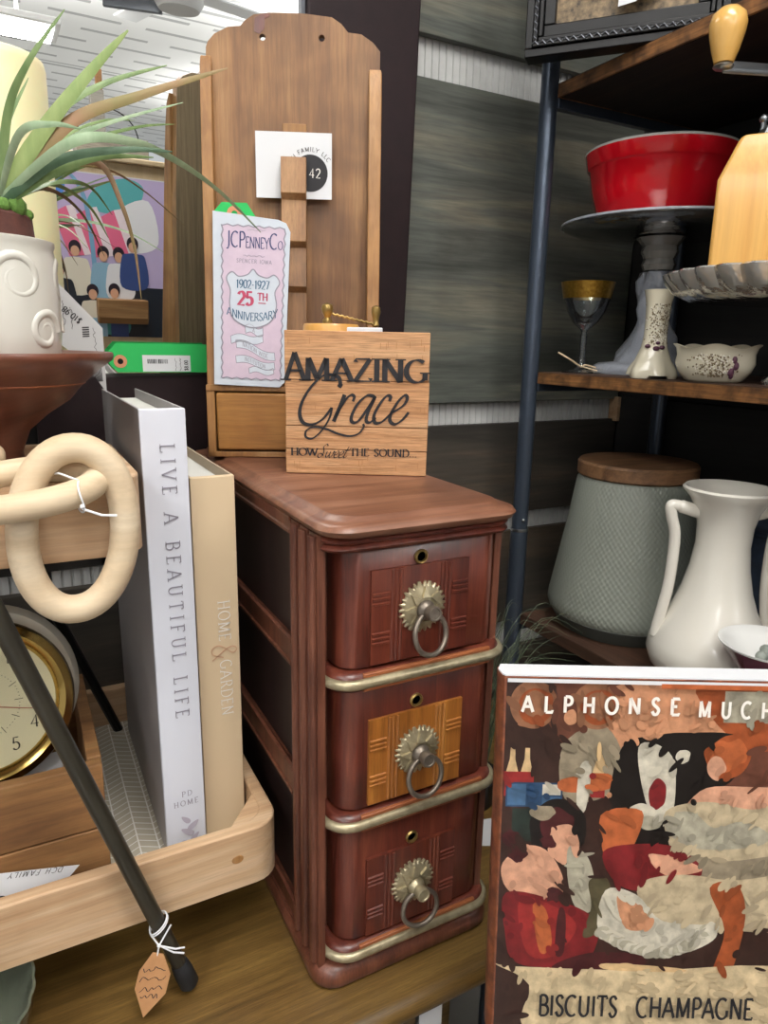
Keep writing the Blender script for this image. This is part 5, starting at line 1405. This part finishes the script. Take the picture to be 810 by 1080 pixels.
mb = MB(); dots(mb, df, 130, .0008, 8, (-.9, .35), (.05, .98)); obj('pale_beads', mb, 'flower_dots_light', t)
mb = MB()
for (u, v, r_) in ((.36, .75, .0045), (.42, .5, .005), (.3, .25, .0055), (.36, .1, .004)):
    p, _ = df(u, v); mb.sphere(p, r_, 10, 6, (.7, .7, 1))
obj('pansies', mb, 'pansy', t)
t = thing('crystal_plate', 'cut crystal pedestal plate with scalloped edge under the coffee grinder', 'plate', (.80, .494, ZM))
def cut(r, z, a):
    k = 1 + (.05 * abs(sin(16 * a + r * 30)) if r > .07 else 0); return (r * k, z)
obj('plate_bowl', MB().lathe([(.001, .090), (.09, .091), (.12, .094), (.136, .102), (.146, .114), (.149, .1215), (.146, .1235), (.140, .117), (.13, .106), (.11, .099), (.001, .0975)], 160, fn=cut), 'cut_glass', t, smooth=25)
obj('pedestal', MB().lathe([(.001, 0), (.034, 0), (.036, .004), (.024, .014), (.012, .03), (.011, .06), (.018, .08), (.03, .0895), (.001, .0898)], 48), 'cut_glass', t)
t = thing('coffee_grinder', 'wooden coffee grinder with metal crank and egg shaped knob on crystal plate', 'grinder', (.7955, .523, ZM + .0978))
ga = radians(-58)
mb = MB(); e = []
for z, s_, d_ in ((0, .0755, .05), (.010, .077, .052), (.123, .078, .053), (.164, .0635, .036), (.169, .0615, .034), (.1705, .058, .032)):
    e.append([(s_ * sx_, d_ * sy_, z) for sx_, sy_ in ((-1, -1), (1, -1), (1, 1), (-1, 1))])
mb.loft(e); mb.xf(Matrix.Rotation(ga, 4, 'Z')); obj('wooden_body', mb, 'grinder_wood', t, bevel=.004, smooth=30)
obj('metal_dome', MB().lathe([(.05, .1705), (.048, .176), (.036, .187), (.02, .194), (.008, .198), (.006, .226), (.001, .228)], 40, fn=lambda r, z, a: (min(r, .033 / max(abs(sin(a - ga)), .66)) if r > .03 else r, z)), 'steel', t)
dk = Vector((cos(ga), sin(ga), 0)) * -.043
obj('dome_screw', MB().sphere((dk.x, dk.y, .193), .005, 12, 8).tube([(dk.x, dk.y, .172), (dk.x, dk.y, .192)], .0028, 8), 'steel', t)
cd = Vector((-.105, .033, 0))
cr = obj('crank', MB().tube([(0, 0, .231), (cd.x * .3, cd.y * .3, .231), (cd.x * .65, cd.y * .65, .230), (cd.x, cd.y, .229)], .006, 8, flat=.35).sphere((cd.x, cd.y, .229), .0105, 12, 6, (1, 1, .35)), 'steel', t)
obj('crank_knob', MB().lathe([(.001, .231), (.0095, .232), (.0135, .2435), (.0172, .258), (.0186, .268), (.0165, .2765), (.010, .2825), (.001, .284)], 36, c=(cd.x, cd.y, 0)), 'knob_wood', cr)

# ---- lower shelf
ZL = .9638
t = thing('lidded_planter', 'grey green woven texture canister with round wooden lid', 'canister', (.845, .748, ZL))
obj('pot_body', MB().lathe([(.001, 0), (.098, 0), (.101, .004), (.109, .016), (.1165, .028), (.1195, .036), (.1185, .048), (.11, .098), (.098, .17), (.0885, .238), (.085, .244), (.001, .244)], 96), ['woven_green'], t, smooth=60)
plain('pot_base', '474c47', .6)
obj('dark_base', MB().lathe([(.0985, -.0001), (.1015, .004), (.1095, .0155), (.1155, .025), (.1145, .026), (.1, .006)], 96, cap=False), 'pot_base', t)
obj('lid', MB().lathe([(.001, .244), (.086, .244), (.0895, .247), (.0895, .264), (.087, .2675), (.001, .2675)], 64), 'lid_wood', t)
t = thing('vase', 'glossy white two handled ceramic vase beside the lidded canister', 'vase', (.785, .545, ZL))
vp = [(.001, 0), (.045, 0), (.048, .004), (.058, .012), (.072, .028), (.0775, .045), (.075, .062), (.064, .085), (.051, .11), (.0425, .135), (.036, .165), (.0325, .195), (.0335, .22), (.038, .24), (.047, .256), (.0545, .264), (.0555, .267), (.053, .2695), (.049, .268), (.042, .258), (.033, .24), (.029, .215), (.001, .2)]
obj('vase_body', MB().lathe(vp, 72), 'vase_white', t, smooth=60)
vd = Vector((cos(radians(-34)), sin(radians(-34)), 0))
for s in (-1, 1):
    hpz = [(.030, .2345), (.050, .2405), (.062, .2435), (.0690, .2425), (.0672, .230), (.0605, .206), (.0595, .17), (.061, .135), (.065, .105), (.069, .078), (.070, .066)]
    pts = catmull([vd * (s * a_) + Vector((0, 0, b_)) for a_, b_ in hpz], 6); n = len(pts)
    obj('handle', MB().tube(pts, [.0085 if i < 10 else .0072 for i in range(n)], 14), 'vase_white', t, smooth=80)
t = thing('footed_bowl', 'white inside maroon outside shallow bowl in front of the vase', 'bowl', (.735, .4335, ZL))
obj('bowl_outside', MB().lathe([(.001, 0), (.02, 0), (.021, .004), (.014, .016), (.016, .055), (.028, .078), (.046, .102), (.0545, .1115)], 56, cap=False), 'maroon_glaze', t, smooth=60)
obj('bowl_inside', MB().lathe([(.0545, .1115), (.055, .1135), (.053, .1135), (.044, .105), (.024, .088), (.001, .084)], 56, cap=False), 'bowl_white', t, smooth=60)
mb = MB()
for k in range(7): mb.sphere((.018 * cos(k) + .006, .018 * sin(k * 1.7) - .004, .092), .007, 10, 6)
tag(obj('pebbles', mb, 'pebble', None, loc=(.735, .4335, ZL + .004)), 'small grey green pebbles lying in the shallow bowl', 'pebbles', kind='stuff')
t = thing('fabric_bag', 'folded dark blue denim bag at the back of lower shelf behind vase', 'bag', (.968, .555, ZL), .1)
obj('bag_body', MB().loft([[(x_ * s + .004 * sin(k * 9 + x_ * 60), y_ * s, z) for x_, y_ in rrect(-.055, .055, -.09, .09, .02, 4)] for k, (z, s) in enumerate(((0, .95), (.02, 1.02), (.08, 1.0), (.14, .93), (.18, .9)))]), 'denim', t, smooth=60)
obj('bag_flap', MB().box(-.05, .045, -.083, .08, .178, .186), 'denim', t, bevel=.004)
